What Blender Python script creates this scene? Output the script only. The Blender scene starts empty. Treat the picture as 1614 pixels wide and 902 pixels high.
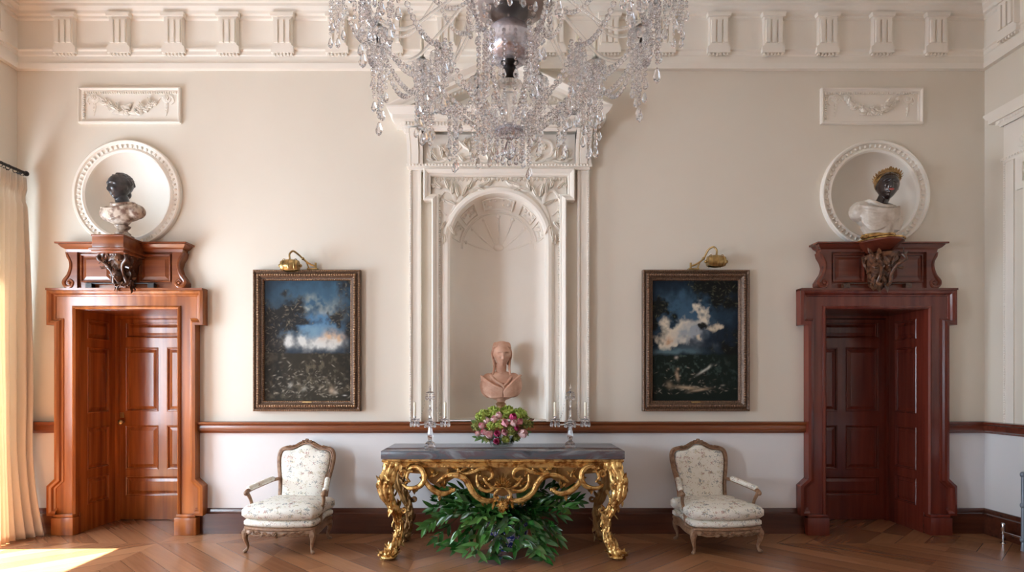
import bpy, bmesh, math, random
import numpy as np
from mathutils import Vector, Matrix, noise as mnoise
R = random.Random(7)
pi = math.pi
C = bpy.context.scene.collection
SC = bpy.context.scene

# ------------------------------------------------------------------ camera
F = 960.0                       # focal length in pixels of the 1614 px frame
VX, VY, H = 795.0, 605.0, 1.469 # principal point and eye height
CAMY = -6.0
cd = bpy.data.cameras.new('camera'); cam = bpy.data.objects.new('camera', cd); C.objects.link(cam)
cd.sensor_width = 36; cd.lens = 36 * F / 1614
cd.shift_x = (807 - VX) / 1614; cd.shift_y = (VY - 451) / 1614
cd.clip_start = .05; cd.clip_end = 100
cam.location = (0, CAMY, H); cam.rotation_euler = (pi / 2, 0, 0)
SC.camera = cam

# ------------------------------------------------------------------ world, sun, daylight at the windows, exposure
SUN_POWER = 46.0
SKY_POWER = 330.0
EXPOSURE = 0.66
w = bpy.data.worlds.new('world'); SC.world = w; w.use_nodes = True
w.node_tree.nodes['Background'].inputs[0].default_value = (.72, .86, 1, 1)
w.node_tree.nodes['Background'].inputs[1].default_value = 1.2
XL, XR, YF, ZC = -4.80, 4.73, -9.6, 5.75      # room shell (back wall at y = 0)
WINS = [(-2.05, -.32), (-5.3, -3.75), (-8.55, -7.0)]
WZ0, WZ1 = .12, 3.40
sl = bpy.data.lights.new('sun', 'SUN'); so = bpy.data.objects.new('sun', sl); C.objects.link(so)
sl.energy = SUN_POWER; sl.angle = math.radians(.6); sl.color = (1, .90, .74)
so.rotation_euler = Vector((1.62, .02, -3.28)).to_track_quat('-Z', 'Y').to_euler()
so.location = (-9, -2, 9)
for (a, b) in WINS:
    al = bpy.data.lights.new('window_daylight', 'AREA'); ao = bpy.data.objects.new('window_daylight', al); C.objects.link(ao)
    al.shape = 'RECTANGLE'; al.size = b - a + .1; al.size_y = WZ1 - WZ0 + .1; al.energy = SKY_POWER * {-.32: 1.0, -3.75: 1.2, -7.0: .4}[b]; al.color = (.74, .87, 1)
    ao.location = (XL - .42, (a + b) / 2, (WZ0 + WZ1) / 2)
    ao.rotation_euler = Vector((1, 0, 0)).to_track_quat('-Z', 'Z').to_euler()
SC.view_settings.view_transform = 'Standard'; SC.view_settings.look = 'None'
SC.view_settings.gamma = 1; SC.view_settings.use_curve_mapping = False
SC.view_settings.exposure = EXPOSURE
SC.cycles.use_denoising = True
SC.cycles.max_bounces = 12; SC.cycles.diffuse_bounces = 6; SC.cycles.glossy_bounces = 4
SC.cycles.transmission_bounces = 10; SC.cycles.transparent_max_bounces = 24
SC.cycles.caustics_reflective = False; SC.cycles.caustics_refractive = False
SC.cycles.sample_clamp_indirect = 6

# ------------------------------------------------------------------ materials
def N(nt, t, **kw):
    n = nt.nodes.new(t)
    for k, v in kw.items():
        if k.startswith('i_'): n.inputs[k[2:].replace('_', ' ')].default_value = v
        else: setattr(n, k, v)
    return n
def c4(c): return (c[0], c[1], c[2], 1)
def base_mat(name):
    m = bpy.data.materials.new(name); m.use_nodes = True
    nt = m.node_tree; return m, nt, nt.nodes['Principled BSDF']
def mat(name, col, rough=.5, metal=0, col2=None, vs=6, bump=0, bs=30, spec=.5, coat=0, stretch=None, detail=4, lo=.35, hi=.65):
    m, nt, p = base_mat(name); L = nt.links.new
    p.inputs['Base Color'].default_value = c4(col); p.inputs['Roughness'].default_value = rough
    p.inputs['Metallic'].default_value = metal; p.inputs['Specular IOR Level'].default_value = spec
    p.inputs['Coat Weight'].default_value = coat; p.inputs['Coat Roughness'].default_value = .12
    tc = N(nt, 'ShaderNodeTexCoord'); mp = N(nt, 'ShaderNodeMapping'); L(tc.outputs['Object'], mp.inputs[0])
    if stretch: mp.inputs['Scale'].default_value = stretch
    if col2:
        no = N(nt, 'ShaderNodeTexNoise'); no.inputs['Scale'].default_value = vs; no.inputs['Detail'].default_value = detail
        L(mp.outputs[0], no.inputs['Vector'])
        cr = N(nt, 'ShaderNodeValToRGB'); cr.color_ramp.elements[0].position = lo; cr.color_ramp.elements[1].position = hi
        cr.color_ramp.elements[0].color = c4(col); cr.color_ramp.elements[1].color = c4(col2)
        L(no.outputs['Fac'], cr.inputs[0]); L(cr.outputs[0], p.inputs['Base Color'])
    if bump:
        nb = N(nt, 'ShaderNodeTexNoise'); nb.inputs['Scale'].default_value = bs; nb.inputs['Detail'].default_value = 3
        L(tc.outputs['Object'], nb.inputs['Vector'])
        b = N(nt, 'ShaderNodeBump'); b.inputs['Strength'].default_value = bump; b.inputs['Distance'].default_value = .01
        L(nb.outputs['Fac'], b.inputs['Height']); L(b.outputs[0], p.inputs['Normal'])
    return m
def wood(name, c1, c2, rough=.25, axis='Z', sc=9, coat=.3):
    st = {'Z': (sc, sc, .6), 'X': (.6, sc, sc), 'Y': (sc, .6, sc)}[axis]
    return mat(name, c1, rough, 0, c2, 1.6, .04, 60, .5, coat, st, 6, .3, .7)
M = {}
M['wall'] = mat('wall_paint_upper', (.72, .67, .585), .75, 0, (.74, .69, .605), 1.5, .02, 80)
M['far'] = mat('far_wall_bounce_cut', (.45, .38, .31), .8)  # unseen wall, colour darkened so less light bounces back into the room
M['dado'] = mat('wall_paint_dado_skylight_tint', (.735, .735, .75), .7, 0, (.755, .755, .77), 1.5, .02, 80)  # off-white with the bluish cast of the skylight mixed into the colour
M['plaster'] = mat('plaster_white', (.83, .785, .71), .65, 0, (.85, .805, .735), 3, .03, 60)
M['niche'] = mat('niche_plaster', (.80, .75, .68), .65, 0, (.82, .775, .705), 3, .02, 60)
M['ceiling'] = mat('ceiling_paint', (.84, .79, .72), .8, 0, (.85, .80, .73), 1, .02, 60)
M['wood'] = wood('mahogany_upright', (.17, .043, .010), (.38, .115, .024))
M['woodx'] = wood('mahogany_level', (.135, .034, .012), (.26, .078, .024), axis='X')
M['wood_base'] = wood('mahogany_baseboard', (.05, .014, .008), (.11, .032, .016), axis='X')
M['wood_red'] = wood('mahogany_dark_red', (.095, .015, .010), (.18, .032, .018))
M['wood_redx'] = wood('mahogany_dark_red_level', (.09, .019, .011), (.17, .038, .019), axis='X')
M['wood_dark'] = mat('dark_carved_wood', (.035, .014, .009), .3, 0, (.10, .04, .02), 25, .4, 60, coat=.3)
M['wood_gilt'] = mat('dark_carved_wood_worn_gilt', (.05, .02, .012), .35, 0, (.20, .085, .04), 30, .4, 60, coat=.2)
M['gold'] = mat('gilded_wood', (.80, .53, .20), .27, .72, (.34, .15, .035), 20, .7, 50, lo=.46, hi=.62)  # pale and dark mottle paints in highlights and shaded recesses of the carving
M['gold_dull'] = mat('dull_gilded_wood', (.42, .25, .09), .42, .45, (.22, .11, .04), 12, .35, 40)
M['marble'] = None
M['chairwood'] = mat('carved_walnut', (.19, .095, .05), .42, 0, (.33, .20, .12), 30, .5, 70)
M['brass'] = mat('aged_brass', (.55, .39, .17), .3, .9, (.35, .24, .10), 20)
M['black'] = mat('black_iron', (.015, .012, .011), .4, .3)
M['chrome'] = mat('chrome', (.8, .82, .85), .12, 1)
M['iron'] = mat('grey_cast_iron', (.19, .23, .29), .35, .3, (.24, .28, .34), 8)
M['bronze_black'] = mat('black_marble_head', (.022, .022, .026), .3, 0, (.06, .06, .065), 20, .1, 60, coat=.2)
M['black_skin'] = mat('polished_black_stone', (.012, .008, .009), .22, 0, (.03, .016, .014), 20, .05, 60, coat=.4)
M['marble_mottled'] = mat('mottled_brown_marble', (.50, .41, .33), .35, 0, (.17, .10, .075), 22, .1, 50, lo=.42, hi=.62)
M['marble_cream'] = mat('cream_veined_marble', (.62, .56, .49), .35, 0, (.36, .28, .21), 9, .1, 40, lo=.45, hi=.75)
M['terracotta'] = mat('terracotta', (.49, .27, .185), .7, 0, (.60, .37, .27), 12, .25, 50)
M['wax'] = mat('candle_wax', (.86, .81, .66), .45)
M['pink'] = mat('pink_petal', (.78, .33, .42), .5, 0, (.86, .55, .60), 30)
M['palepink'] = mat('pale_pink_petal', (.87, .60, .62), .5, 0, (.90, .70, .70), 30)
M['magenta'] = mat('magenta_petal', (.42, .03, .14), .5, 0, (.62, .10, .25), 30)
M['lime'] = mat('lime_green_bloom', (.30, .42, .06), .6, 0, (.47, .56, .13), 60, .5, 90)
M['moss'] = mat('olive_green_bloom', (.16, .21, .04), .6, 0, (.32, .35, .09), 60, .5, 90)
M['stem'] = mat('flower_stem', (.10, .20, .05), .5)
M['leaf'] = mat('glossy_green_leaf', (.008, .05, .010), .26, 0, (.03, .14, .022), 6, coat=.35)
M['leaf2'] = mat('pale_green_leaf', (.05, .17, .03), .28, 0, (.10, .26, .06), 6, coat=.35)
M['soil'] = mat('potting_soil', (.03, .02, .013), .9, 0, (.06, .04, .025), 60, .8, 60)
M['mercury'] = mat('silvered_glass', (.80, .80, .88), .22, .75, (.62, .60, .66), 12)
M['smoke_glass'] = mat('bronze_tinted_glass', (.55, .48, .46), .22, .25, (.66, .60, .58), 6)
def glassmat(name, tr, col=(1, 1, 1), rough=0.02, ior=1.52):
    m = bpy.data.materials.new(name); m.use_nodes = True; nt = m.node_tree
    for n in list(nt.nodes): nt.nodes.remove(n)
    L = nt.links.new
    o = N(nt, 'ShaderNodeOutputMaterial'); mx = N(nt, 'ShaderNodeMixShader')
    g = N(nt, 'ShaderNodeBsdfGlass'); g.inputs['Color'].default_value = c4(col); g.inputs['Roughness'].default_value = rough; g.inputs['IOR'].default_value = ior
    t = N(nt, 'ShaderNodeBsdfTransparent'); t.inputs[0].default_value = c4(col)
    mx.inputs[0].default_value = tr
    L(g.outputs[0], mx.inputs[1]); L(t.outputs[0], mx.inputs[2]); L(mx.outputs[0], o.inputs[0])
    return m
M['crystal'] = glassmat('cut_crystal', .13, (.985, .988, 1), .02, 1.62)
M['glass'] = glassmat('clear_glass', .75, (.97, .99, 1), .01, 1.45)
M['glass_arm'] = glassmat('blown_glass_arm', .45, (1, 1, 1), .02, 1.5)
def window_glass():
    m = bpy.data.materials.new('window_glass'); m.use_nodes = True; nt = m.node_tree
    for n in list(nt.nodes): nt.nodes.remove(n)
    o = N(nt, 'ShaderNodeOutputMaterial'); mx = N(nt, 'ShaderNodeMixShader')
    g = N(nt, 'ShaderNodeBsdfGlossy'); g.inputs['Roughness'].default_value = 0
    t = N(nt, 'ShaderNodeBsdfTransparent'); mx.inputs[0].default_value = .93
    nt.links.new(g.outputs[0], mx.inputs[1]); nt.links.new(t.outputs[0], mx.inputs[2]); nt.links.new(mx.outputs[0], o.inputs[0])
    return m
M['pane'] = window_glass()

def mat_marble_slab():
    m, nt, p = base_mat('grey_veined_marble'); L = nt.links.new
    tc = N(nt, 'ShaderNodeTexCoord'); mp = N(nt, 'ShaderNodeMapping'); mp.inputs['Scale'].default_value = (.9, 1.6, 3)
    L(tc.outputs['Object'], mp.inputs[0])
    n1 = N(nt, 'ShaderNodeTexNoise'); n1.inputs['Scale'].default_value = 3.2; n1.inputs['Detail'].default_value = 8; n1.inputs['Distortion'].default_value = 1.2
    L(mp.outputs[0], n1.inputs['Vector'])
    cr = N(nt, 'ShaderNodeValToRGB'); e = cr.color_ramp.elements
    e[0].position = .3; e[0].color = (.05, .055, .07, 1); e[1].position = .72; e[1].color = (.34, .35, .38, 1)
    for pos, c in ((.45, (.10, .12, .145, 1)), (.52, (.13, .10, .115, 1)), (.58, (.16, .185, .215, 1))):
        k = e.new(pos); k.color = c
    L(n1.outputs['Fac'], cr.inputs[0]); L(cr.outputs[0], p.inputs['Base Color'])
    p.inputs['Roughness'].default_value = .16
    return m
M['marble'] = mat_marble_slab()

def mat_floor():
    # large squares of parquet, every square divided into four triangles of planks laid diagonally
    m, nt, p = base_mat('oak_parquet'); L = nt.links.new
    def mth(op, a, b=None, c=None):
        n = N(nt, 'ShaderNodeMath', operation=op)
        for i, v in enumerate((a, b, c)):
            if v is None: continue
            if isinstance(v, (int, float)): n.inputs[i].default_value = v
            else: L(v, n.inputs[i])
        return n.outputs[0]
    tc = N(nt, 'ShaderNodeTexCoord'); sp = N(nt, 'ShaderNodeSeparateXYZ'); L(tc.outputs['Object'], sp.inputs[0])
    S = 2.44
    u = mth('MULTIPLY', mth('ADD', sp.outputs[0], 31.25), 1 / S); v = mth('MULTIPLY', mth('ADD', sp.outputs[1], 30.9), 1 / S)
    fu = mth('SUBTRACT', mth('FRACT', u), .5); fv = mth('SUBTRACT', mth('FRACT', v), .5)
    au = mth('ABSOLUTE', fu); av = mth('ABSOLUTE', fv)
    hv = mth('GREATER_THAN', au, av)                       # left/right triangles or top/bottom triangles
    s = mth('SIGN', mth('MULTIPLY', fu, fv))
    # plank coordinate: across planks parallel to the diagonals
    d1 = mth('ADD', u, mth('MULTIPLY', v, 1)); d2 = mth('SUBTRACT', u, v)
    pos = mth('GREATER_THAN', s, 0)
    par = mth('MODULO', mth('ADD', mth('FLOOR', u), mth('FLOOR', v)), 2)
    sel = mth('ABSOLUTE', mth('SUBTRACT', pos, par))
    acr = mth('ADD', mth('MULTIPLY', d1, sel), mth('MULTIPLY', d2, mth('SUBTRACT', 1, sel)))
    alg = mth('ADD', mth('MULTIPLY', d2, sel), mth('MULTIPLY', d1, mth('SUBTRACT', 1, sel)))
    k = mth('MULTIPLY', acr, 9.0)
    idn = mth('FLOOR', k); fr = mth('ABSOLUTE', mth('SUBTRACT', mth('FRACT', k), .5))
    gap = mth('GREATER_THAN', fr, .485)
    cv = N(nt, 'ShaderNodeCombineXYZ'); L(idn, cv.inputs[0]); L(mth('FLOOR', u), cv.inputs[1]); L(mth('ADD', mth('FLOOR', v), mth('MULTIPLY', hv, .5)), cv.inputs[2])
    wn = N(nt, 'ShaderNodeTexWhiteNoise'); L(cv.outputs[0], wn.inputs['Vector'])
    gv = N(nt, 'ShaderNodeCombineXYZ'); L(mth('MULTIPLY', acr, 50), gv.inputs[0]); L(mth('MULTIPLY', alg, 2.2), gv.inputs[1]); L(mth('MULTIPLY', idn, 3.7), gv.inputs[2])
    gn = N(nt, 'ShaderNodeTexNoise'); gn.inputs['Scale'].default_value = 1.2; gn.inputs['Detail'].default_value = 5; L(gv.outputs[0], gn.inputs['Vector'])
    f = mth('ADD', mth('MULTIPLY', wn.outputs['Value'], .62), mth('MULTIPLY', gn.outputs['Fac'], .5))
    cr = N(nt, 'ShaderNodeValToRGB'); e = cr.color_ramp.elements
    e[0].position = .1; e[0].color = (.17, .068, .032, 1); e[1].position = .95; e[1].color = (.38, .18, .088, 1)
    L(f, cr.inputs[0])
    mx = N(nt, 'ShaderNodeMix', data_type='RGBA'); L(mth('MULTIPLY', gap, .6), mx.inputs['Factor']); L(cr.outputs[0], mx.inputs['A']); mx.inputs['B'].default_value = (.04, .018, .01, 1)
    L(mx.outputs['Result'], p.inputs['Base Color'])
    p.inputs['Roughness'].default_value = .24; p.inputs['Specular IOR Level'].default_value = .5
    bp = N(nt, 'ShaderNodeBump'); bp.inputs['Strength'].default_value = .15; bp.inputs['Distance'].default_value = .003
    L(gn.outputs['Fac'], bp.inputs['Height']); L(bp.outputs[0], p.inputs['Normal'])
    return m
M['floor'] = mat_floor()

def mat_chintz():
    m, nt, p = base_mat('printed_chintz'); L = nt.links.new
    tc = N(nt, 'ShaderNodeTexCoord')
    col = (.79, .77, .70, 1)
    prev = None
    for i, (scale, thr, c, off) in enumerate(((15, .27, (.14, .18, .19, 1), 0), (16, .24, (.36, .16, .14, 1), 7.3), (18, .24, (.42, .36, .18, 1), 3.1))):
        mp = N(nt, 'ShaderNodeMapping'); mp.inputs['Location'].default_value = (off, off * .7, off * 1.3); mp.inputs['Scale'].default_value = (1, 1, 1.5)
        L(tc.outputs['Object'], mp.inputs[0])
        nd = N(nt, 'ShaderNodeTexNoise'); nd.inputs['Scale'].default_value = 62; nd.inputs['Detail'].default_value = 2; L(mp.outputs[0], nd.inputs['Vector'])
        ad = N(nt, 'ShaderNodeMix', data_type='VECTOR'); ad.inputs['Factor'].default_value = .11
        L(mp.outputs[0], ad.inputs['A']); L(nd.outputs['Color'], ad.inputs['B'])
        vo = N(nt, 'ShaderNodeTexVoronoi'); vo.inputs['Scale'].default_value = scale; L(ad.outputs['Result'], vo.inputs['Vector'])
        lt = N(nt, 'ShaderNodeMath', operation='LESS_THAN'); L(vo.outputs['Distance'], lt.inputs[0]); lt.inputs[1].default_value = thr
        ml = N(nt, 'ShaderNodeMath', operation='MULTIPLY'); L(lt.outputs[0], ml.inputs[0]); ml.inputs[1].default_value = .75
        mx = N(nt, 'ShaderNodeMix', data_type='RGBA'); L(ml.outputs[0], mx.inputs['Factor'])
        if prev is None: mx.inputs['A'].default_value = col
        else: L(prev, mx.inputs['A'])
        mx.inputs['B'].default_value = c; prev = mx.outputs['Result']
    L(prev, p.inputs['Base Color']); p.inputs['Roughness'].default_value = .8
    return m
M['chintz'] = mat_chintz()
def mat_curtain():
    m, nt, p = base_mat('cream_curtain'); L = nt.links.new
    p.inputs['Base Color'].default_value = (.84, .77, .68, 1); p.inputs['Roughness'].default_value = .85
    t = N(nt, 'ShaderNodeBsdfTranslucent'); t.inputs[0].default_value = (.90, .80, .66, 1)
    mx = N(nt, 'ShaderNodeMixShader'); mx.inputs[0].default_value = .30
    out = nt.nodes['Material Output']
    L(p.outputs[0], mx.inputs[1]); L(t.outputs[0], mx.inputs[2]); L(mx.outputs[0], out.inputs[0])
    return m
M['curtain'] = mat_curtain()
def mat_pot():
    m, nt, p = base_mat('blue_white_porcelain'); L = nt.links.new
    tc = N(nt, 'ShaderNodeTexCoord'); no = N(nt, 'ShaderNodeTexNoise'); no.inputs['Scale'].default_value = 22; no.inputs['Distortion'].default_value = 1.5
    L(tc.outputs['Object'], no.inputs['Vector'])
    cr = N(nt, 'ShaderNodeValToRGB'); cr.color_ramp.interpolation = 'CONSTANT'
    cr.color_ramp.elements[0].color = (.03, .05, .32, 1); cr.color_ramp.elements[1].position = .52; cr.color_ramp.elements[1].color = (.70, .74, .82, 1)
    L(no.outputs['Fac'], cr.inputs[0]); L(cr.outputs[0], p.inputs['Base Color']); p.inputs['Roughness'].default_value = .12
    return m
M['pot'] = mat_pot()

# ------------------------------------------------------------------ mesh helpers
class MB:
    def __init__(s): s.b = bmesh.new()
    def grid(s, rows, closed_u=False, closed_v=False):
        vs = [[s.b.verts.new(p) for p in r] for r in rows]
        nu, nv = len(rows), len(rows[0])
        for i in range(nu if closed_u else nu - 1):
            for j in range(nv if closed_v else nv - 1):
                a, b, c, d = vs[i][j], vs[(i + 1) % nu][j], vs[(i + 1) % nu][(j + 1) % nv], vs[i][(j + 1) % nv]
                try: s.b.faces.new((a, b, c, d))
                except ValueError: pass
        return vs
    def face(s, pts):
        return s.b.faces.new([s.b.verts.new(p) for p in pts])
    def box(s, x0, x1, y0, y1, z0, z1, bev=0):
        if bev:
            t = bmesh.new()
            r = bmesh.ops.create_cube(t, size=1)
            for v in t.verts: v.co = Vector(((x0 + x1) / 2 + v.co.x * (x1 - x0), (y0 + y1) / 2 + v.co.y * (y1 - y0), (z0 + z1) / 2 + v.co.z * (z1 - z0)))
            bmesh.ops.bevel(t, geom=t.edges[:], offset=bev, segments=2, affect='EDGES', profile=.5)
            s.merge(t); return
        P = [(x0, y0, z0), (x1, y0, z0), (x1, y1, z0), (x0, y1, z0), (x0, y0, z1), (x1, y0, z1), (x1, y1, z1), (x0, y1, z1)]
        v = [s.b.verts.new(p) for p in P]
        for f in ((0, 3, 2, 1), (4, 5, 6, 7), (0, 1, 5, 4), (1, 2, 6, 5), (2, 3, 7, 6), (3, 0, 4, 7)): s.b.faces.new([v[i] for i in f])
    def merge(s, t, mtx=None):
        if mtx is not None: bmesh.ops.transform(t, matrix=mtx, verts=t.verts[:])
        vm = {v: s.b.verts.new(v.co) for v in t.verts}
        for f in t.faces:
            try: s.b.faces.new([vm[v] for v in f.verts])
            except ValueError: pass
        t.free()
    def tube(s, pts, rad, seg=8, flat=1.0, fdir=None, cap=True, taper_end=True):
        pts = [Vector(p) for p in pts]; n = len(pts)
        if not hasattr(rad, '__len__'): rad = [rad] * n
        rows = []; up = None
        for i, p in enumerate(pts):
            t = (pts[min(i + 1, n - 1)] - pts[max(i - 1, 0)]).normalized()
            if fdir is not None:
                up = (Vector(fdir) - t * t.dot(Vector(fdir))).normalized()
            elif up is None:
                up = t.orthogonal().normalized()
            else:
                up = (up - t * t.dot(up)).normalized()
            sd = t.cross(up)
            rows.append([p + (up * math.cos(a) * flat + sd * math.sin(a)) * rad[i] for a in [2 * pi * k / seg for k in range(seg)]])
        vs = s.grid(rows, closed_v=True)
        if cap:
            for r in (vs[0], vs[-1]):
                try: s.b.faces.new(r)
                except ValueError: pass
    def lathe(s, prof, c=(0, 0, 0), seg=24, ax=(1, 1), a0=0, a1=2 * pi, mtx=None):
        full = abs(a1 - a0 - 2 * pi) < 1e-6
        ns = seg if full else seg + 1
        rows = []
        for r, z in prof:
            row = []
            for k in range(ns):
                a = a0 + (a1 - a0) * k / seg
                p = Vector((math.cos(a) * r * ax[0], math.sin(a) * r * ax[1], z))
                if mtx is not None: p = mtx @ p
                row.append(p + Vector(c))
            rows.append(row)
        vs = s.grid(rows, closed_v=full)
        if full:
            for r, (rr, z) in ((vs[0], prof[0]), (vs[-1], prof[-1])):
                if rr > 1e-5:
                    try: s.b.faces.new(r)
                    except ValueError: pass
    def ell(s, c, r, rot=None, sub=2):
        t = bmesh.new(); bmesh.ops.create_icosphere(t, subdivisions=sub, radius=1)
        m = Matrix.Translation(Vector(c)) @ (rot.to_4x4() if rot is not None else Matrix.Identity(4)) @ Matrix.Diagonal((r[0], r[1], r[2], 1))
        s.merge(t, m)
    def sweep(s, path, prof, closed, mp):
        """path: 2D points; prof: (u outward to the left of travel, t height); mp(a, b, t) -> world"""
        n = len(path); P = [Vector(p) for p in path]; rows = []
        for i in range(n):
            if closed or 0 < i < n - 1:
                d0 = (P[i] - P[i - 1]).normalized(); d1 = (P[(i + 1) % n] - P[i]).normalized()
            elif i == 0: d0 = d1 = (P[1] - P[0]).normalized()
            else: d0 = d1 = (P[i] - P[i - 1]).normalized()
            n0 = Vector((-d0.y, d0.x)); n1 = Vector((-d1.y, d1.x))
            b = n0 + n1
            mit = b / max(b.dot(n0), .25) if b.length > 1e-6 else n0
            rows.append([mp(P[i].x + mit.x * u, P[i].y + mit.y * u, t) for u, t in prof])
        s.grid(rows, closed_u=closed)
    def prism(s, poly, mp, t0, t1):
        a = [s.b.verts.new(mp(p[0], p[1], t0)) for p in poly]; b = [s.b.verts.new(mp(p[0], p[1], t1)) for p in poly]
        s.b.faces.new(a[::-1]); s.b.faces.new(b)
        n = len(poly)
        for i in range(n): s.b.faces.new((a[i], a[(i + 1) % n], b[(i + 1) % n], b[i]))
    def leaf(s, base, d, nrm, ln, wd, curl=0.0, segs=5, fold=.25, thick=.0):
        d = Vector(d).normalized(); nrm = Vector(nrm); nrm = (nrm - d * nrm.dot(d)).normalized(); sd = d.cross(nrm)
        rows = []
        for i in range(segs + 1):
            t = i / segs; wv = wd * (math.sin(pi * min(1, t ** .8)) ** .8 if 0 < t < 1 else .02) * .5
            c = Vector(base) + d * ln * t - nrm * curl * ln * t * t
            rows.append([c - sd * wv + nrm * wv * fold, c, c + sd * wv + nrm * wv * fold])
        s.grid(rows)
    def obj(s, name, m, parent=None, smooth=35, loc=None, keep=False):
        bmesh.ops.recalc_face_normals(s.b, faces=s.b.faces[:])
        me = bpy.data.meshes.new(name); s.b.to_mesh(me); s.b.free()
        return mobj(name, me, m, parent, smooth, loc)
def mobj(name, me, m, parent=None, smooth=35, loc=None):
    me.name = name
    if m is not None and not len(me.materials): me.materials.append(m)
    if smooth:
        me.shade_smooth()
        if smooth < 180: me.set_sharp_from_angle(angle=math.radians(smooth))
    o = bpy.data.objects.new(name, me); C.objects.link(o)
    if parent is not None:
        o.parent = parent
        o.matrix_parent_inverse = Matrix.Identity(4)
        if parent.type == 'EMPTY' or parent.parent is not None or True:
            # meshes are modelled in world space: cancel the parents' offset
            if not getattr(mobj, 'local', False):
                off = Vector((0, 0, 0)); q = parent
                while q is not None: off = off + q.location; q = q.parent
                o.location = -off
    if loc is not None: o.location = loc
    return o
mobj.local = False
def thing(name, label, cat, loc=(0, 0, 0), group=None, kind=None):
    o = bpy.data.objects.new(name, None); C.objects.link(o); o.location = loc; o.empty_display_size = .1
    o['label'] = label; o['category'] = cat
    if group: o['group'] = group
    if kind: o['kind'] = kind
    return o
def tag(o, label=None, cat=None, group=None, kind=None):
    if label: o['label'] = label
    if cat: o['category'] = cat
    if group: o['group'] = group
    if kind: o['kind'] = kind
    return o
def remesh(mb, vox, smooth_iter=3):
    bmesh.ops.recalc_face_normals(mb.b, faces=mb.b.faces[:])
    me = bpy.data.meshes.new('t'); mb.b.to_mesh(me); mb.b.free()
    o = bpy.data.objects.new('t', me); C.objects.link(o)
    md = o.modifiers.new('r', 'REMESH'); md.mode = 'VOXEL'; md.voxel_size = vox
    if smooth_iter:
        sm = o.modifiers.new('s', 'SMOOTH'); sm.factor = .5; sm.iterations = smooth_iter
    dg = bpy.context.evaluated_depsgraph_get(); dg.update()
    r = bpy.data.meshes.new_from_object(o.evaluated_get(dg))
    bpy.data.objects.remove(o); bpy.data.meshes.remove(me)
    return r
def slab_with_holes(polys, thick):
    """filled flat shape with holes -> mesh in XY, thickness along Z"""
    cu = bpy.data.curves.new('t', 'CURVE'); cu.dimensions = '2D'; cu.fill_mode = 'BOTH'; cu.extrude = thick / 2
    for p in polys:
        sp = cu.splines.new('POLY'); sp.points.add(len(p) - 1); sp.use_cyclic_u = True
        for i, (x, y) in enumerate(p): sp.points[i].co = (x, y, 0, 1)
    o = bpy.data.objects.new('t', cu); C.objects.link(o)
    dg = bpy.context.evaluated_depsgraph_get(); dg.update()
    r = bpy.data.meshes.new_from_object(o.evaluated_get(dg))
    bpy.data.objects.remove(o); bpy.data.curves.remove(cu)
    return r
def Wb(a, b, t): return Vector((a, -t, b))                # back wall: a = x, b = z, t = out of the wall
def Wr(a, b, t): return Vector((XR - t, -a, b))           # right wall: a = distance from the back corner
def Wlf(a, b, t): return Vector((XL + t, -a, b))
def at(px, py, d): return Vector(((px - VX) * d / F, d + CAMY, H + (VY - py) * d / F))
def rect(x0, x1, z0, z1): return [(x0, z0), (x1, z0), (x1, z1), (x0, z1)]
def circ(cx, cz, r, n=64, ccw=True):
    return [(cx + r * math.cos(2 * pi * k / n * (1 if ccw else -1)), cz + r * math.sin(2 * pi * k / n * (1 if ccw else -1))) for k in range(n)]
def spline(pts, n=8):
    """Catmull-Rom through the points"""
    P = [Vector(p) for p in pts]; out = []
    for i in range(len(P) - 1):
        p0 = P[max(i - 1, 0)]; p1 = P[i]; p2 = P[i + 1]; p3 = P[min(i + 2, len(P) - 1)]
        for k in range(n):
            t = k / n
            out.append(.5 * ((2 * p1) + (p2 - p0) * t + (2 * p0 - 5 * p1 + 4 * p2 - p3) * t * t + (3 * p1 - p0 - 3 * p2 + p3) * t ** 3))
    out.append(P[-1]); return out
def lerp(a, b, t): return a + (b - a) * t
def rads(vals, n):
    out = []
    for i in range(n):
        t = i / (n - 1) * (len(vals) - 1); k = min(int(t), len(vals) - 2); out.append(lerp(vals[k], vals[k + 1], t - k))
    return out
def relief_tube(mb, pts2, rad, mp, t=.0, flat=.8, seg=6):
    """a carved stem lying on a wall: 2D points in the wall's plane"""
    sp = spline([(p[0], p[1], 0) for p in pts2], 6)
    mb.tube([mp(q.x, q.y, t) for q in sp], rads(rad, len(sp)) if hasattr(rad, '__len__') else rad, seg, flat, fdir=(mp(0, 0, 1) - mp(0, 0, 0)))
def relief_leaf(mb, a, b, ang, ln, wd, mp, t=.0, th=.012):
    """a carved leaf: pointed ridge lying on the wall"""
    ca, sa = math.cos(ang), math.sin(ang); rows = []
    for i in range(6):
        u = i / 5; ww = wd * .5 * (math.sin(pi * min(1, u * .85 + .12)) if i < 5 else .05)
        cx, cz = a + ca * ln * u, b + sa * ln * u
        rows.append([mp(cx - sa * ww, cz + ca * ww, t), mp(cx - sa * ww * .4, cz + ca * ww * .4, t + th * .8), mp(cx, cz, t + th * (.5 if i else .2)), mp(cx + sa * ww * .4, cz - ca * ww * .4, t + th * .8), mp(cx + sa * ww, cz - ca * ww, t)])
    mb.grid(rows)
def spiral(a, b, r0, r1, turns, start, sgn=1, n=20):
    return [(a + lerp(r0, r1, k / n) * math.cos(start + sgn * turns * 2 * pi * k / n), b + lerp(r0, r1, k / n) * math.sin(start + sgn * turns * 2 * pi * k / n)) for k in range(n + 1)]
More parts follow.
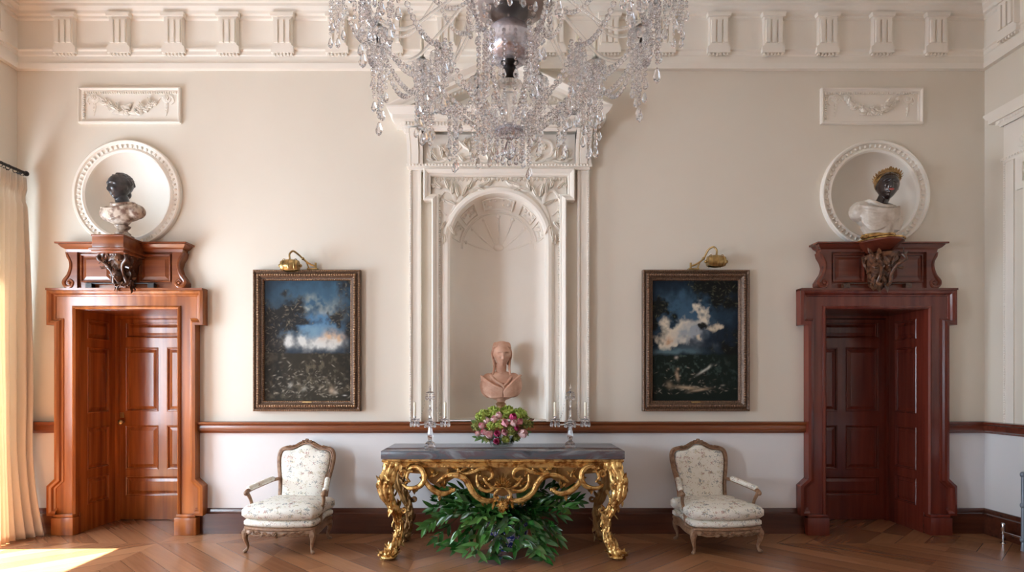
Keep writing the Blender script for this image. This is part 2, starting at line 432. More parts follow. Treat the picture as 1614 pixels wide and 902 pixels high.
def relief_flower(mb, a, b, r, mp, t=0, n=6):
    for k in range(n):
        an = 2 * pi * k / n
        c = mp(a + math.cos(an) * r * .55, b + math.sin(an) * r * .55, t + r * .12)
        mb.ell(c, (r * .42,) * 3, sub=1)
    mb.ell(mp(a, b, t + r * .35), (r * .34,) * 3, sub=1)
# ------------------------------------------------------------------ room shell
def flat(name, x0, x1, y0, y1, z0, z1, m, label, cat):
    mb = MB(); mb.box(x0, x1, y0, y1, z0, z1); o = mb.obj(name, m, smooth=0); return tag(o, label, cat, kind='structure')
flat('floor', XL, XR, YF, .02, -.06, 0, M['floor'], 'glossy brown parquet floor of diagonal oak planks', 'floor')
flat('ceiling', XL - .1, XR + .1, YF - .1, .1, ZC, ZC + .1, M['ceiling'], 'cream plaster ceiling above the deep cornice', 'ceiling')
DL, DR = -3.68, 3.63           # door centres
NX, NR, NZ = -.062, .472, 2.86 # niche centre, radius, springing height
NB = 1.115                     # niche floor
RL, RR_, RZ, RRAD = -3.70, 3.635, 3.325, .43   # roundels
DADO = 1.045                   # colour split behind the dado rail, skylight tint in the paint below
def arch_pts(cx, r, zb, zs, n=32):
    return [(cx + r, zb)] + [(cx + r * math.cos(pi * k / n), zs + r * math.sin(pi * k / n)) for k in range(n + 1)] + [(cx - r, zb)]
def from_slab(me, mp):
    for v in me.vertices: v.co = mp(v.co.x, v.co.y, v.co.z)
    return me
th = .03
up = slab_with_holes([[(XL, DADO), (DL - .5, DADO), (DL - .5, 2.2), (DL + .5, 2.2), (DL + .5, DADO), (DR - .5, DADO), (DR - .5, 2.2), (DR + .5, 2.2), (DR + .5, DADO), (XR, DADO), (XR, ZC), (XL, ZC)],
                      arch_pts(NX, NR, NB, NZ), circ(RL, RZ, RRAD), circ(RR_, RZ, RRAD)], th)
o = mobj('wall_back', from_slab(up, lambda a, b, t: Vector((a, th / 2 - t, b))), M['wall'], smooth=0)
tag(o, 'pale cream painted upper back wall with arched niche and round recesses', 'wall', kind='structure')
mb = MB()
for x0, x1 in ((XL, DL - .5), (DL + .5, DR - .5), (DR + .5, XR)): mb.box(x0, x1, 0, th, 0, DADO)
o = mb.obj('dado', M['dado'], o, smooth=0); o['label'] = 'off-white dado below the rail, skylight tint in its paint'
def side_wall(name, sgn, holes, label):
    X = XR if sgn > 0 else XL
    mp = (lambda a, b, t: Vector((X + sgn * (t + .05), a, b)))
    outer = rect(YF, 0, DADO, ZC)
    if holes:
        pts = [(YF, DADO)]
        for a, b in sorted(holes): pts += [(a, DADO), (a, WZ1), (b, WZ1), (b, DADO)]
        pts += [(0, DADO), (0, ZC), (YF, ZC)]
        outer = pts
    me = from_slab(slab_with_holes([outer], .1), mp)
    o = mobj(name, me, M['wall'], smooth=0); tag(o, label, 'wall', kind='structure')
    mb = MB(); edges = [YF] + [v for h in sorted(holes) for v in h] + [0]
    for i in range(0, len(edges), 2):
        mb.box(min(X, X + sgn * .1), max(X, X + sgn * .1), edges[i], edges[i + 1], 0, DADO)
    for a, b in holes: mb.box(min(X, X + sgn * .1), max(X, X + sgn * .1), a, b, 0, WZ0)
    d = mb.obj('dado', M['dado'], o, smooth=0)
    return o
side_wall('wall_left', -1, WINS, 'cream painted left wall with the tall curtained window')
side_wall('wall_right', 1, [], 'pale right wall carrying plaster ornament')
flat('wall_front', XL - .1, XR + .1, YF - .1, YF, 0, ZC, M['far'], 'unseen wall behind the viewer, darkened to cut bounce light', 'wall')

# windows of the left wall
for i, (a, b) in enumerate(WINS):
    e = thing('window_%d' % (i + 1), ['tall sash window beside the cream curtain', 'second tall window along the left wall', 'third tall window along the left wall'][i], 'window', (XL, (a + b) / 2, WZ0), kind='structure')
    mb = MB()
    mb.box(XL - .30, XL - .10, a - .02, a + .05, WZ0 - .05, WZ1 + .03); mb.box(XL - .30, XL - .10, b - .05, b + .02, WZ0 - .05, WZ1 + .03)
    mb.box(XL - .30, XL - .10, a + .05, b - .05, WZ1 - .04, WZ1 + .03); mb.box(XL - .30, XL - .10, a + .05, b - .05, WZ0 - .05, WZ0 + .06)
    mb.obj('window_frame', M['plaster'], e, smooth=0)
    mb = MB(); mb.box(XL - .208, XL - .202, a + .05, b - .05, WZ0 + .06, WZ1 - .04); mb.obj('pane', M['pane'], e, smooth=0)

# dado rail and baseboard
rail = [(0, .985), (.02, .985), (.03, 1.0), (.045, 1.01), (.05, 1.035), (.045, 1.06), (.065, 1.075), (.07, 1.095), (0, 1.1)]
base = [(0, .245), (.012, .243), (.02, .225), (.022, .205), (.04, .195), (.042, 0)]
def run(mb, prof, x0, x1, mp): mb.grid([[mp(x, z, t) for t, z in prof] for x in (x0, x1)])
def capped(name, prof, x0, x1, mp, m, kind_label):
    mb = MB(); run(mb, prof, x0, x1, mp)
    for x in (x0, x1): mb.face([mp(x, z, t) for t, z in prof] + [mp(x, prof[-1][1], 0)])
    return mb
SUR = .67
segs_back = [(XL, DL - SUR), (DL + SUR, DR - SUR), (DR + SUR, XR)]
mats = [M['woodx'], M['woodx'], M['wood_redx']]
for k, (x0, x1) in enumerate(segs_back):
    o = capped('r', rail, x0, x1, Wb, None, '').obj('trim_%d' % (k + 1), mats[k])
    tag(o, ['short mahogany dado rail between curtain and left door', 'long mahogany dado rail between the two doors', 'short mahogany dado rail right of the right door'][k], 'dado rail', kind='structure')
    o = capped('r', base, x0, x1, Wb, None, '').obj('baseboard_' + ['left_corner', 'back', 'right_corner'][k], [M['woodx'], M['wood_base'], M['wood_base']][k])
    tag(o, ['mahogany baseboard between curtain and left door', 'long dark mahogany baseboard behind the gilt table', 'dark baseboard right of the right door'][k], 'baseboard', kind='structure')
o = capped('r', rail, .0, -YF, Wr, None, '').obj('trim_4', M['wood_redx']); tag(o, 'mahogany dado rail along the right wall', 'dado rail', kind='structure')
o = capped('r', base, .0, -YF, Wr, None, '').obj('baseboard_right', M['wood_base']); tag(o, 'dark baseboard along the right wall above the radiator pipe', 'baseboard', kind='structure')
o = capped('r', base, .0, -WINS[0][1] - .03, Wlf, None, '').obj('baseboard_left', M['woodx']); tag(o, 'mahogany baseboard behind the curtain', 'baseboard', kind='structure')

# cornice round the three visible walls
cor = [(0, 4.55), (.05, 4.55), (.055, 4.60), (.035, 4.61), (.035, 4.675), (.045, 4.685), (.045, 4.72), (.06, 4.73), (.06, 4.745), (.03, 4.76), (.03, 5.025), (.045, 5.04), (.045, 5.065),
       (.07, 5.075), (.075, 5.10), (.105, 5.13), (.105, 5.155), (.13, 5.165), (.13, 5.215), (.46, 5.215), (.46, 5.36), (.50, 5.38), (.53, 5.46), (.60, 5.53), (.60, 5.58), (0, 5.58)]
def cornice(name, mp, L0, L1, xs, label):
    mb = MB(); mb.grid([[mp(a0 + (t if e else 0) * sg, z, t) for t, z in cor] for a0, e, sg in ((L0, 1, 1), (L1, 1, -1))])
    o = mb.obj(name, M['plaster'], smooth=25); tag(o, label, 'cornice', kind='structure')
    for x in xs:
        mb = MB()
        W = .088
        out = [(-W - .016, 5.07), (-W - .016, 5.045), (-W, 5.02), (-W, 4.765), (-W - .022, 4.745), (-W - .022, 4.69), (W + .022, 4.69), (W + .022, 4.745), (W, 4.765), (W, 5.02), (W + .016, 5.045), (W + .016, 5.07)]
        mb.prism([(x + p[0], p[1]) for p in out], mp, .03, .085)
        for k in (-1, 0, 1):
            cx = x + k * .058
            mb.prism([(cx - .019, 4.78), (cx + .019, 4.78), (cx + .019, 5.0), (cx - .019, 5.0)], mp, .08, .105)
        mb.prism([(x - W - .02, 5.035), (x + W + .02, 5.035), (x + W + .028, 5.07), (x - W - .028, 5.07)], mp, .03, .105)
        for k in range(6):
            cx = x + (k - 2.5) * .034
            mb.prism([(cx - .006, 4.69), (cx + .006, 4.69), (cx + .011, 4.668), (cx - .011, 4.668)], mp, .045, .075)
        mb.obj('triglyph', M['plaster'], o, smooth=0)
        mb = MB()
        mb.prism([(x - .1, 5.18), (x + .1, 5.18), (x + .1, 5.22), (x - .1, 5.22)], mp, .13, .45)
        for r_ in range(4):
            for k in range(6):
                cx = x + (k - 2.5) * .033; t0 = .17 + r_ * .075
                mb.prism([(cx - .008, 5.155), (cx + .008, 5.155), (cx + .011, 5.182), (cx - .011, 5.182)], mp, t0 - .012, t0 + .012)
        mb.obj('mutule', M['plaster'], o, smooth=0)
    return o
trix = [(446 + 85.75 * k - 795) / 161.6 for k in range(-4, 14)]
cornice('trim_5', Wb, XL, XR, [x for x in trix if x < XR - .12], 'deep cream plaster cornice with triglyphs along the back wall')
cornice('trim_6', Wr, 0, -YF, [.36 + .5306 * k for k in range(0, 17)][:4], 'cream cornice turning along the right wall')
cornice('trim_7', Wlf, 0, -YF, [.36 + .5306 * k for k in range(0, 17)][:4], 'cream cornice turning along the left wall')

# ------------------------------------------------------------------ panelled joinery
def panelling(mb, W0, W1, Z0, Z1, rects, mp, th_=.035, field=.010):
    """stiles and rails with sunk panels, moulding round each and a raised field; front face at t=0"""
    me = slab_with_holes([rect(W0, W1, Z0, Z1)] + [rect(*r) for r in rects], th_)
    t = bmesh.new(); t.from_mesh(me)
    for v in t.verts: v.co = mp(v.co.x, v.co.y, v.co.z - th_ / 2)
    mb.merge(t); bpy.data.meshes.remove(me)
def panel_field(r, mp):
    mb = MB(); x0, x1, z0, z1 = r
    e = .004
    rows = []
    for ins, t in ((0, -.001), (.006, .004), (.014, .002), (.018, -.014), (.022, -.016), (.026, -.016), (.055, -.006), (.056, -.004)):
        rows.append([mp(*p, t) for p in ((x0 + ins, z0 + ins), (x1 - ins, z0 + ins), (x1 - ins, z1 - ins), (x0 + ins, z1 - ins))])
    vs = mb.grid(rows, closed_v=True); mb.b.faces.new(vs[-1])
    return mb

def doorway(idx, X, side, mw, mx, md, label):
    """side = -1: the leaf is hung to the right part seen from the middle of the room (left door); +1 mirrored"""
    e = thing('door_%d' % idx, label, 'door', (X, 0, 0), kind='structure')
    hw, Zt, D = .5, 2.2, .56
    # lining: soffit, floor strip and panelled reveals
    mb = MB(); mb.box(X - hw - .03, X + hw + .03, .001, D + .05, Zt - .006, Zt + .03); mb.obj('soffit', mx, e, smooth=0)
    mb = MB(); mb.box(X - hw - .03, X + hw + .03, .02, D + .07, -.05, 0); mb.obj('threshold', M['floor'], e, smooth=0)
    for sg in (-1, 1):
        mp = (lambda a, b, t, sg=sg: Vector((X + sg * (hw - .005 - t), a, b)))
        mb = MB(); rs = [(.10, D - .09, .06, .12)]
        rs = [(.09, D - .10, .22, .54), (.09, D - .10, .64, 1.02), (.09, D - .10, 1.17, 1.83), (.09, D - .10, 1.92, 2.12)]
        rs = [(.10, D - .12, .25, .52), (.10, D - .12, .60, 1.03), (.10, D - .12, 1.17, 1.84), (.10, D - .12, 1.92, 2.12)]
        panelling(mb, 0, D, 0, Zt, rs, mp)
        p = mb.obj('reveal_lining', mw, e, smooth=0)
        for r in rs: panel_field(r, mp).obj('reveal_panel', mw, p, smooth=0)
        mb = MB(); mb.box(X + sg * (hw + .06) - .03, X + sg * (hw + .06) + .03, .03, D + .06, 0, Zt); mb.obj('backing', mw, e, smooth=0)
    # the leaf
    mp = lambda a, b, t: Vector((X + a, D - t, b))
    rs = []
    cols = [(-.40, -.045), (.045, .40)]
    rs.append((-.40, .40, 1.96, 2.13))
    for c0, c1 in cols:
        rs.append((c0, c1, 1.17, 1.86)); rs.append((c0, c1, .545, 1.02))
    rs.append((-.40, .40, .26, .47))
    mb = MB(); panelling(mb, -hw, hw, .01, Zt, rs, mp)
    leaf = mb.obj('door_leaf', mw, e, smooth=0)
    for r in rs: panel_field(r, mp).obj('door_panel', mw, leaf, smooth=0)
    mb = MB(); mb.box(X - hw, X + hw, D + .03, D + .06, 0, Zt); mb.obj('door_back', mw, e, smooth=0)
    # door stop bead round the leaf
    mb = MB(); mb.sweep([(X - hw, 0), (X - hw, Zt), (X + hw, Zt), (X + hw, 0)], [(0, .0), (0, .03), (-.03, .03), (-.04, .0)], False, lambda a, b, t: Vector((a, D - t, b))); mb.obj('door_stop', mw, e)
    if side < 0:
        mb = MB(); mb.box(X - hw + .045, X - hw + .085, D - .012, D, 1.10, 1.16, .003)
        pl = mb.obj('escutcheon', M['brass'], e)
        mb = MB(); mb.lathe([(0, 0), (.011, 0), (.011, .03), (.016, .035), (.028, .045), (.030, .06), (.022, .072), (0, .076)], mtx=Matrix.Rotation(pi / 2, 3, 'X'), c=(X - hw + .085, D - .008, 1.055), seg=16)
        mb.obj('door_knob', M['brass'], e, 60)
    # surround: eared frame
    O = .67; E = .745; T = 2.375
    ear = [(-O, .20), (-E, .20), (-E, .47), (-O, .54), (-O, 2.05), (-E, 2.05), (-E, T), (E, T), (E, 2.05), (O, 2.05), (O, .54), (E, .47), (E, .20), (O, .20)]
    inner = [(hw + .01, .20), (hw + .01, Zt + .01), (-hw - .01, Zt + .01), (-hw - .01, .20)]
    mb = MB(); mb.prism([(X + a, b) for a, b in ear + inner], Wb, 0, .06)
    ar = mb.obj('architrave', mw, e, smooth=0)
    mb = MB()
    path = [(X - hw + .004, .20), (X - hw + .004, Zt - .004), (X + hw - .004, Zt - .004), (X + hw - .004, .20)]
    mb.sweep(path, [(0, 0), (0, .07), (.015, .082), (.03, .075), (.035, .055)], False, Wb)
    mb.obj('inner_moulding', mw, ar, 30)
    mb = MB(); path = [(X + a, b) for a, b in ear]
    mb.sweep(path, [(.012, 0), (.012, .10), (-.012, .105), (-.03, .095), (-.04, .075), (-.055, .068), (-.06, .055)], False, Wb)
    mb.obj('outer_moulding', mw, ar, 30)
    mb = MB(); mb.box(X - E - .012, X + E + .012, -.115, 0, T, T + .02); mb.obj('top_fillet', mx, ar, smooth=0)
    for sg in (-1, 1):
        x0, x1 = sorted((X + sg * (hw - .012), X + sg * (O + .03)))
        mb = MB(); mb.box(x0, x1, -.12, 0, 0, .17, .006); mb.box(x0 + .012, x1 - .012, -.105, 0, .17, .20, .005)
        mb.obj('plinth_block', mw, e, 30)
    # overdoor
    zb, zt = 2.395, 2.83
    w_ = .46
    mb = MB(); mb.box(X - w_, X + w_, -.07, 0, zb, zt - .07)
    od = mb.obj('overdoor', mx, e, smooth=0)
    for r in ((X - w_ + .02, X - .13, zb + .06, zt - .10), (X + .13, X + w_ - .02, zb + .06, zt - .10)):
        panel_field(r, lambda a, b, t: Wb(a, b, .085 + t)).obj('overdoor_panel', mx, od, smooth=0)
    mb = MB(); path = [(X - w_ - .1, 0), (X - w_ - .1, .10), (X + w_ + .1, .10), (X + w_ + .1, 0)]
    prof = [(-.02, zt - .085), (.0, zt - .085), (.005, zt - .06), (.03, zt - .045), (.05, zt - .02), (.07, zt - .015), (.07, zt), (-.16, zt + .001)]
    mb.sweep(path, prof, False, lambda a, b, t: Vector((a, -b, t)))
    mb.box(X - w_ - .08, X + w_ + .08, -.09, 0, zt - .08, zt - .005)
    mb.obj('overdoor_cornice', mx, od, 30)
    for sg in (-1, 1):
        # S-shaped side scroll
        s2 = [(0, zt - .085), (.115, zt - .085), (.105, zt - .13), (.075, zt - .18), (.06, zt - .235), (.075, zt - .29), (.11, zt - .34), (.135, zt - .38), (.135, zt - .41), (.115, zb), (0, zb)]
        mb = MB(); pl = [(X + sg * (w_ + p[0]), p[1]) for p in s2]
        if sg < 0: pl = pl[::-1]
        mb.prism(pl, Wb, 0, .10)
        pts = spline([(X + sg * (w_ + .10), zt - .10, 0), (X + sg * (w_ + .06), zt - .20, 0), (X + sg * (w_ + .08), zt - .30, 0), (X + sg * (w_ + .125), zt - .37, 0), (X + sg * (w_ + .11), zb + .02, 0), (X + sg * (w_ + .06), zb + .015, 0), (X + sg * (w_ + .04), zb + .055, 0), (X + sg * (w_ + .07), zb + .08, 0), (X + sg * (w_ + .09), zb + .055, 0)], 8)
        mb.tube([Wb(q.x, q.y, .10) for q in pts], rads([.010, .014, .016, .018, .018, .016, .014, .012, .010], len(pts)), 8)
        mb.ell(Wb(X + sg * (w_ + .072), zb + .05, .10), (.018, .02, .018))
        mb.obj('side_scroll', mx, od, 40)
    # little iron rail lying along the overdoor
    mb = MB(); mb.tube([(X - .36, -.11, zb + .045), (X + .30, -.11, zb + .045)], .008, 6); mb.box(X - .36, X - .30, -.13, -.08, zb, zb + .04); mb.box(X + .24, X + .30, -.13, -.08, zb, zb + .04)
    mb.obj('base_rail', M['black'] if side < 0 else M['wood_dark'], od, 40)
    return e
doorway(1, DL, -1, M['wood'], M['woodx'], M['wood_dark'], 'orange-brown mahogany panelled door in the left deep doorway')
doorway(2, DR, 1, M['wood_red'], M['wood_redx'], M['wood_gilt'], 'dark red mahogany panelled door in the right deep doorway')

# ------------------------------------------------------------------ round recesses
def roundel(X, label):
    e = thing('roundel_niche', label, 'round niche', (X, 0, RZ), 'round recesses above the doors')
    mb = MB(); prof = []
    for k in range(15):
        a = k / 14 * pi / 2
        prof.append((RRAD * math.cos(a), .34 * math.sin(a)))
    rows = []
    for r, d in prof[:-1]: rows.append([Vector((X + r * math.cos(q), d + .0, RZ + r * math.sin(q))) for q in [2 * pi * i / 64 for i in range(64)]])
    vs = mb.grid(rows, closed_v=True)
    c = mb.b.verts.new((X, .34, RZ))
    for i in range(64): mb.b.faces.new((vs[-1][i], vs[-1][(i + 1) % 64], c))
    mb.obj('recess', M['niche'], e, 180)
    mb = MB(); rows = []
    for r, t in ((RRAD - .012, 0), (RRAD - .012, .02), (RRAD + .005, .035), (RRAD + .02, .03), (RRAD + .03, .022), (RRAD + .065, .03), (RRAD + .072, .05), (RRAD + .09, .055), (RRAD + .10, .045), (RRAD + .10, 0)):
        rows.append([Wb(X + r * math.cos(q), RZ + r * math.sin(q), t) for q in [2 * pi * i / 96 for i in range(96)]])
    mb.grid(rows, closed_v=True)
    mb.obj('rim', M['plaster'], e, 40)
    mb = MB()
    for i in range(60):
        q = 2 * pi * i / 60; r = RRAD + .045
        mb.ell(Wb(X + r * math.cos(q), RZ + r * math.sin(q), .03), (.021, .018, .012), Matrix.Rotation(-q, 3, 'Y'), 1)
    mb.obj('egg_moulding', M['plaster'], e, 60)
roundel(RL, 'round recess with beaded plaster rim above the left door')
roundel(RR_, 'round recess with beaded plaster rim above the right door')

# ------------------------------------------------------------------ relief plaques
def plaque(X, Zc, label, v):
    e = thing('relief_plaque', label, 'plaster relief', (X, 0, Zc), 'plaster relief plaques high on the wall')
    W, Hh = .50, .175
    mb = MB(); mb.box(X - W + .03, X + W - .03, -.008, 0, Zc - Hh + .03, Zc + Hh - .03); mb.obj('ground', M['plaster'], e, smooth=0)
    mb = MB(); mb.sweep(rect(X - W, X + W, Zc - Hh, Zc + Hh), [(0, 0), (0, .035), (.012, .04), (.02, .03), (.024, .022), (.04, .018), (.045, .006)], True, Wb); mb.obj('frame', M['plaster'], e, 30)
    mb = MB()
    n = 40
    for i in range(n):
        a = X - W + .05 + (2 * W - .1) * i / (n - 1); mb.box(a - .006, a + .006, -.03, -.005, Zc + Hh - .058, Zc + Hh - .04)
        if i < 12: mb.box(X - W + .04, X - W + .058, -.03, -.005, Zc - Hh + .05 + i * .021, Zc - Hh + .062 + i * .021)
    mb.obj('dentil_row', M['plaster'], e, smooth=0)
    mb = MB(); r = random.Random(v)
    for i in range(34):                                   # hanging garland of fruit and leaves
        u = (i + r.random()) / 34 * 2 - 1; a = X + u * .25; b = Zc + .05 - .10 * (1 - u * u) + r.uniform(-.03, .03)
        if r.random() < .55: relief_flower(mb, a, b, r.uniform(.022, .038), Wb, .016, 5)
        else: relief_leaf(mb, a, b, r.uniform(0, 6.28), r.uniform(.05, .08), .036, Wb, .014, .035)
    mb.obj('garland', M['plaster'], e, 60)
    for sg in (-1, 1):                                    # ribbon bows and tails
        mb = MB(); a = X + sg * .355; b = Zc + .075
        relief_tube(mb, spiral(a, b, .02, .042, 1.2, 0, sg), .012, Wb, .012)
        relief_tube(mb, [(a, b), (a + sg * .05, b + .02), (a + sg * .07, b - .03), (a + sg * .045, b - .055)], [.014, .012, .008], Wb, .012)
        relief_tube(mb, [(a, b), (a - sg * .05, b + .015), (a - sg * .08, b - .02)], [.014, .01, .008], Wb, .012)
        relief_tube(mb, [(a, b - .02), (a + .01, b - .09), (a - .005, b - .17)], [.010, .008, .006], Wb, .01)
        relief_flower(mb, a, b, .03, Wb, .015, 6)
        for k in range(3): relief_flower(mb, a, b - .06 - .035 * k, .016, Wb, .01, 5)
        mb.obj('ribbon_bow', M['plaster'], e, 60)
plaque((206.5 - 795) / 160, (840 - 168) / 160, 'plaster garland relief in a frame high above the left door', 3)
plaque((1372 - 795) / 160, (840 - 169) / 160, 'plaster garland relief in a frame high above the right door', 8)

# ------------------------------------------------------------------ the tall niche and its surround
def aedicule(mp, X0, label, full=True, m=None):
    m = m or M['plaster']
    e = thing('niche_surround', label, 'niche surround', tuple(mp(X0, 0, 0)), None)
    z0 = 1.10 if full else 1.10
    def P(name, mb, par=e, sm=30): return mb.obj(name, m, par, sm)
    # flat outer pilaster strips with beaded edges
    for sg in (-1, 1):
        mb = MB(); a0, a1 = sorted((X0 + sg * .765, X0 + sg * .875))
        mb.prism(rect(a0, a1, z0, 3.58), mp, 0, .05)
        for a in (a0 + .008, a1 - .008): mb.prism(rect(a - .010, a + .010, z0, 3.58), mp, .045, .065)
        for k in range(0, 112):
            z = z0 + .02 + k * .022
            a = a0 + .008 if sg < 0 else a1 - .008
            mb.ell(mp(a, z, .066), (.0075,) * 3, sub=1)
        P('pilaster', mb)
    # panel ground behind the foliage (with arched opening)
    g = slab_with_holes([[(X0 - .66, z0)] + [(X0 - .66, 3.57), (X0 + .66, 3.57), (X0 + .66, z0)] + [(p[0] - NX + X0 - .012, p[1]) for p in arch_pts(NX, NR + .0, z0, NZ)]], .03) if full else None
    if full:
        from_slab(g, lambda a, b, t: mp(a, b, t + .015)); mobj('ground_panel', g, m, e, smooth=0)
    else:
        mb = MB(); mb.prism(rect(X0 - .66, X0 + .66, z0, 3.57), mp, 0, .03); P('ground_panel', mb)
    # eared raised frame
    mb = MB(); zE = 3.25
    pth = [(X0 - .655, z0), (X0 - .655, zE), (X0 - .735, zE), (X0 - .735, 3.56), (X0 + .735, 3.56), (X0 + .735, zE), (X0 + .655, zE), (X0 + .655, z0)]
    mb.sweep(pth, [(0, 0), (0, .095), (-.012, .105), (-.028, .098), (-.04, .09), (-.045, .08), (-.062, .075), (-.068, .065), (-.068, .02)], False, mp)
    P('eared_frame', mb)
    for sg in (-1, 1):                                    # the inner side of the frame, dentilled
        mb = MB()
        for k in range(98):
            z = z0 + .02 + k * .0215; a = X0 + sg * .583
            mb.prism(rect(a - .006, a + .006, z, z + .012), mp, .03, .065)
        P('dentil_strip', mb, sm=0)
    # bead band under the frieze
    mb = MB(); mb.prism(rect(X0 - .90, X0 + .90, 3.575, 3.60), mp, 0, .105); mb.prism(rect(X0 - .88, X0 + .88, 3.55, 3.575), mp, 0, .08)
    for k in range(56): mb.ell(mp(X0 - .86 + k * 1.72 / 55, 3.588, .105), (.011,) * 3, sub=1)
    P('bead_band', mb)
    # leafy band inside the top of the frame
    mb = MB(); r = random.Random(4)
    for k in range(44):
        a = X0 - .62 + k * 1.24 / 43
        relief_leaf(mb, a, 3.50, -pi / 2 + .3 * math.sin(k * 2.1), .05, .03, mp, .025, .02)
        relief_leaf(mb, a + .012, 3.46, pi / 2, .04, .022, mp, .025, .016)
    P('leaf_band', mb, sm=60)
    # arch moulding
    if full:
        mb = MB()
        pa = [(X0 - .012 - NR, z0)] + [(X0 - .012 - NR * math.cos(pi * k / 32), NZ + NR * math.sin(pi * k / 32)) for k in range(33)] + [(X0 - .012 + NR, z0)]
        mb.sweep(pa, [(-.002, -.02), (-.002, .055), (.02, .065), (.05, .062), (.065, .045), (.075, .03)], False, mp)
        P('arch_moulding', mb)
    # foliage in the spandrels
    for sg in (-1, 1):
        mb = MB()
        A = lambda x: X0 + sg * x
        relief_tube(mb, [(A(.50), 2.98), (A(.47), 3.12), (A(.43), 3.22), (A(.46), 3.33), (A(.53), 3.36), (A(.57), 3.30), (A(.54), 3.25)], [.012, .018, .022, .02, .016, .012, .008], mp, .035)
        relief_tube(mb, [(A(.43), 3.22), (A(.36), 3.30), (A(.26), 3.38), (A(.15), 3.41), (A(.08), 3.38)], [.02, .016, .014, .01], mp, .035)
        relief_tube(mb, [(A(.36), 3.30), (A(.36), 3.38), (A(.40), 3.43)], [.016, .012, .008], mp, .035)
        relief_tube(mb, [(A(.53), 3.36), (A(.60), 3.28), (A(.58), 3.18), (A(.52), 3.12)], [.014, .012, .008], mp, .035)
        for (x, z, an, ln) in ((.50, 3.0, -1.4, .16), (.53, 3.05, -.9, .10), (.49, 3.02, -2.0, .10), (.43, 3.22, .4, .12), (.46, 3.32, 1.6, .12), (.40, 3.30, 1.3, .13), (.36, 3.30, 2.0, .12), (.30, 3.36, 1.9, .09), (.30, 3.35, 2.9, .12), (.20, 3.40, 2.8, .12), (.13, 3.41, 2.6, .08), (.57, 3.30, -.9, .10), (.57, 3.38, .7, .09), (.60, 3.22, -1.2, .09), (.50, 3.38, 1.2, .09), (.54, 2.93, -1.5, .10), (.22, 3.38, -2.8, .08), (.62, 3.40, .3, .05)):
            relief_leaf(mb, A(x), z, an if sg > 0 else pi - an, ln, .042, mp, .032, .05)
        P('spandrel_foliage', mb, sm=60)
    # frieze with scrolling foliage
    mb = MB(); mb.prism(rect(X0 - .875, X0 + .875, 3.60, 3.90), mp, 0, .06); P('frieze', mb, sm=0)
    for sg in (-1, 1):
        mb = MB(); A = lambda x: X0 + sg * x
        relief_tube(mb, [(A(x), z) for x, z in ((.02, 3.66), (.12, 3.63), (.22, 3.66), (.29, 3.74), (.26, 3.82), (.19, 3.83), (.15, 3.78), (.18, 3.73))], [.016, .016, .018, .018, .014, .012, .010], mp, .065)
        relief_tube(mb, [(A(x), z) for x, z in ((.24, 3.67), (.34, 3.63), (.44, 3.65), (.52, 3.73), (.50, 3.82), (.42, 3.84), (.38, 3.78), (.42, 3.73))], [.014, .016, .018, .016, .014, .012, .01], mp, .065)
        relief_tube(mb, [(A(x), z) for x, z in ((.48, 3.67), (.58, 3.63), (.66, 3.65), (.70, 3.72))], [.014, .012, .008], mp, .065)
        relief_flower(mb, A(.195), 3.775, .032, mp, .065); relief_flower(mb, A(.43), 3.775, .036, mp, .065)
        for (x, z, an, ln) in ((.10, 3.63, 2.2, .09), (.10, 3.65, 1.3, .12), (.05, 3.66, 1.5, .15), (.25, 3.68, -.1, .09), (.30, 3.75, .7, .12), (.29, 3.72, 1.5, .12), (.35, 3.63, 1.0, .09), (.45, 3.65, .1, .10), (.52, 3.73, .6, .10), (.55, 3.66, 1.4, .13), (.60, 3.64, .9, .12), (.64, 3.64, .2, .07), (.66, 3.66, 1.7, .10), (.34, 3.80, 1.9, .06)):
            relief_leaf(mb, A(x), z, an if sg > 0 else pi - an, ln, .04, mp, .06, .05)
        P('frieze_scroll', mb, sm=60)
        if not full: continue
        # console bracket
        mb = MB(); c = X0 + sg * .815
        for z, t in ((3.60, .10),): pass
        side_prof = [(3.60, .06), (3.60, .10), (3.63, .105), (3.70, .10), (3.76, .115), (3.82, .15), (3.86, .20), (3.90, .21), (3.90, .06)]
        for w0, w1, ex in ((-.075, -.045, .0), (-.035, .035, .012), (.045, .075, .0), (-.075, .075, -.014)):
            rows = []
            for w_ in (w0, w1): rows.append([mp(c + w_, z, max(t + ex, .05)) for z, t in side_prof])
            vs = mb.grid(rows); mb.b.faces.new(vs[0]); mb.b.faces.new(vs[1])
        P('console', mb, sm=20)
    # horizontal cornice with dentils
    mb = MB()
    prof = [(0, 3.90), (.02, 3.90), (.03, 3.92), (.06, 3.93), (.06, 3.965), (.13, 3.97), (.13, 4.01), (.15, 4.02), (.18, 4.06), (.18, 4.075), (-.05, 4.08)]
    ca = .875
    pth = [(X0 - ca, 0), (X0 - ca, .13), (X0 + ca, .13), (X0 + ca, 0)]
    mb.sweep(pth, prof, False, lambda a, b, t: mp(a, t, b))
    for k in range(60):
        a = X0 - ca - .02 + k * (2 * ca + .04) / 59; mb.prism(rect(a - .009, a + .009, 3.935, 3.96), mp, .17, .21)
    P('entablature_cornice', mb)
    if not full: return e
    # tympanum and raking cornices
    bw, zb_, za = ca + .17, 4.08, 4.56
    mb = MB(); mb.prism([(X0 - bw + .1, zb_), (X0 + bw - .1, zb_), (X0, za - .10)], mp, 0, .04)
    P('tympanum', mb, sm=0)
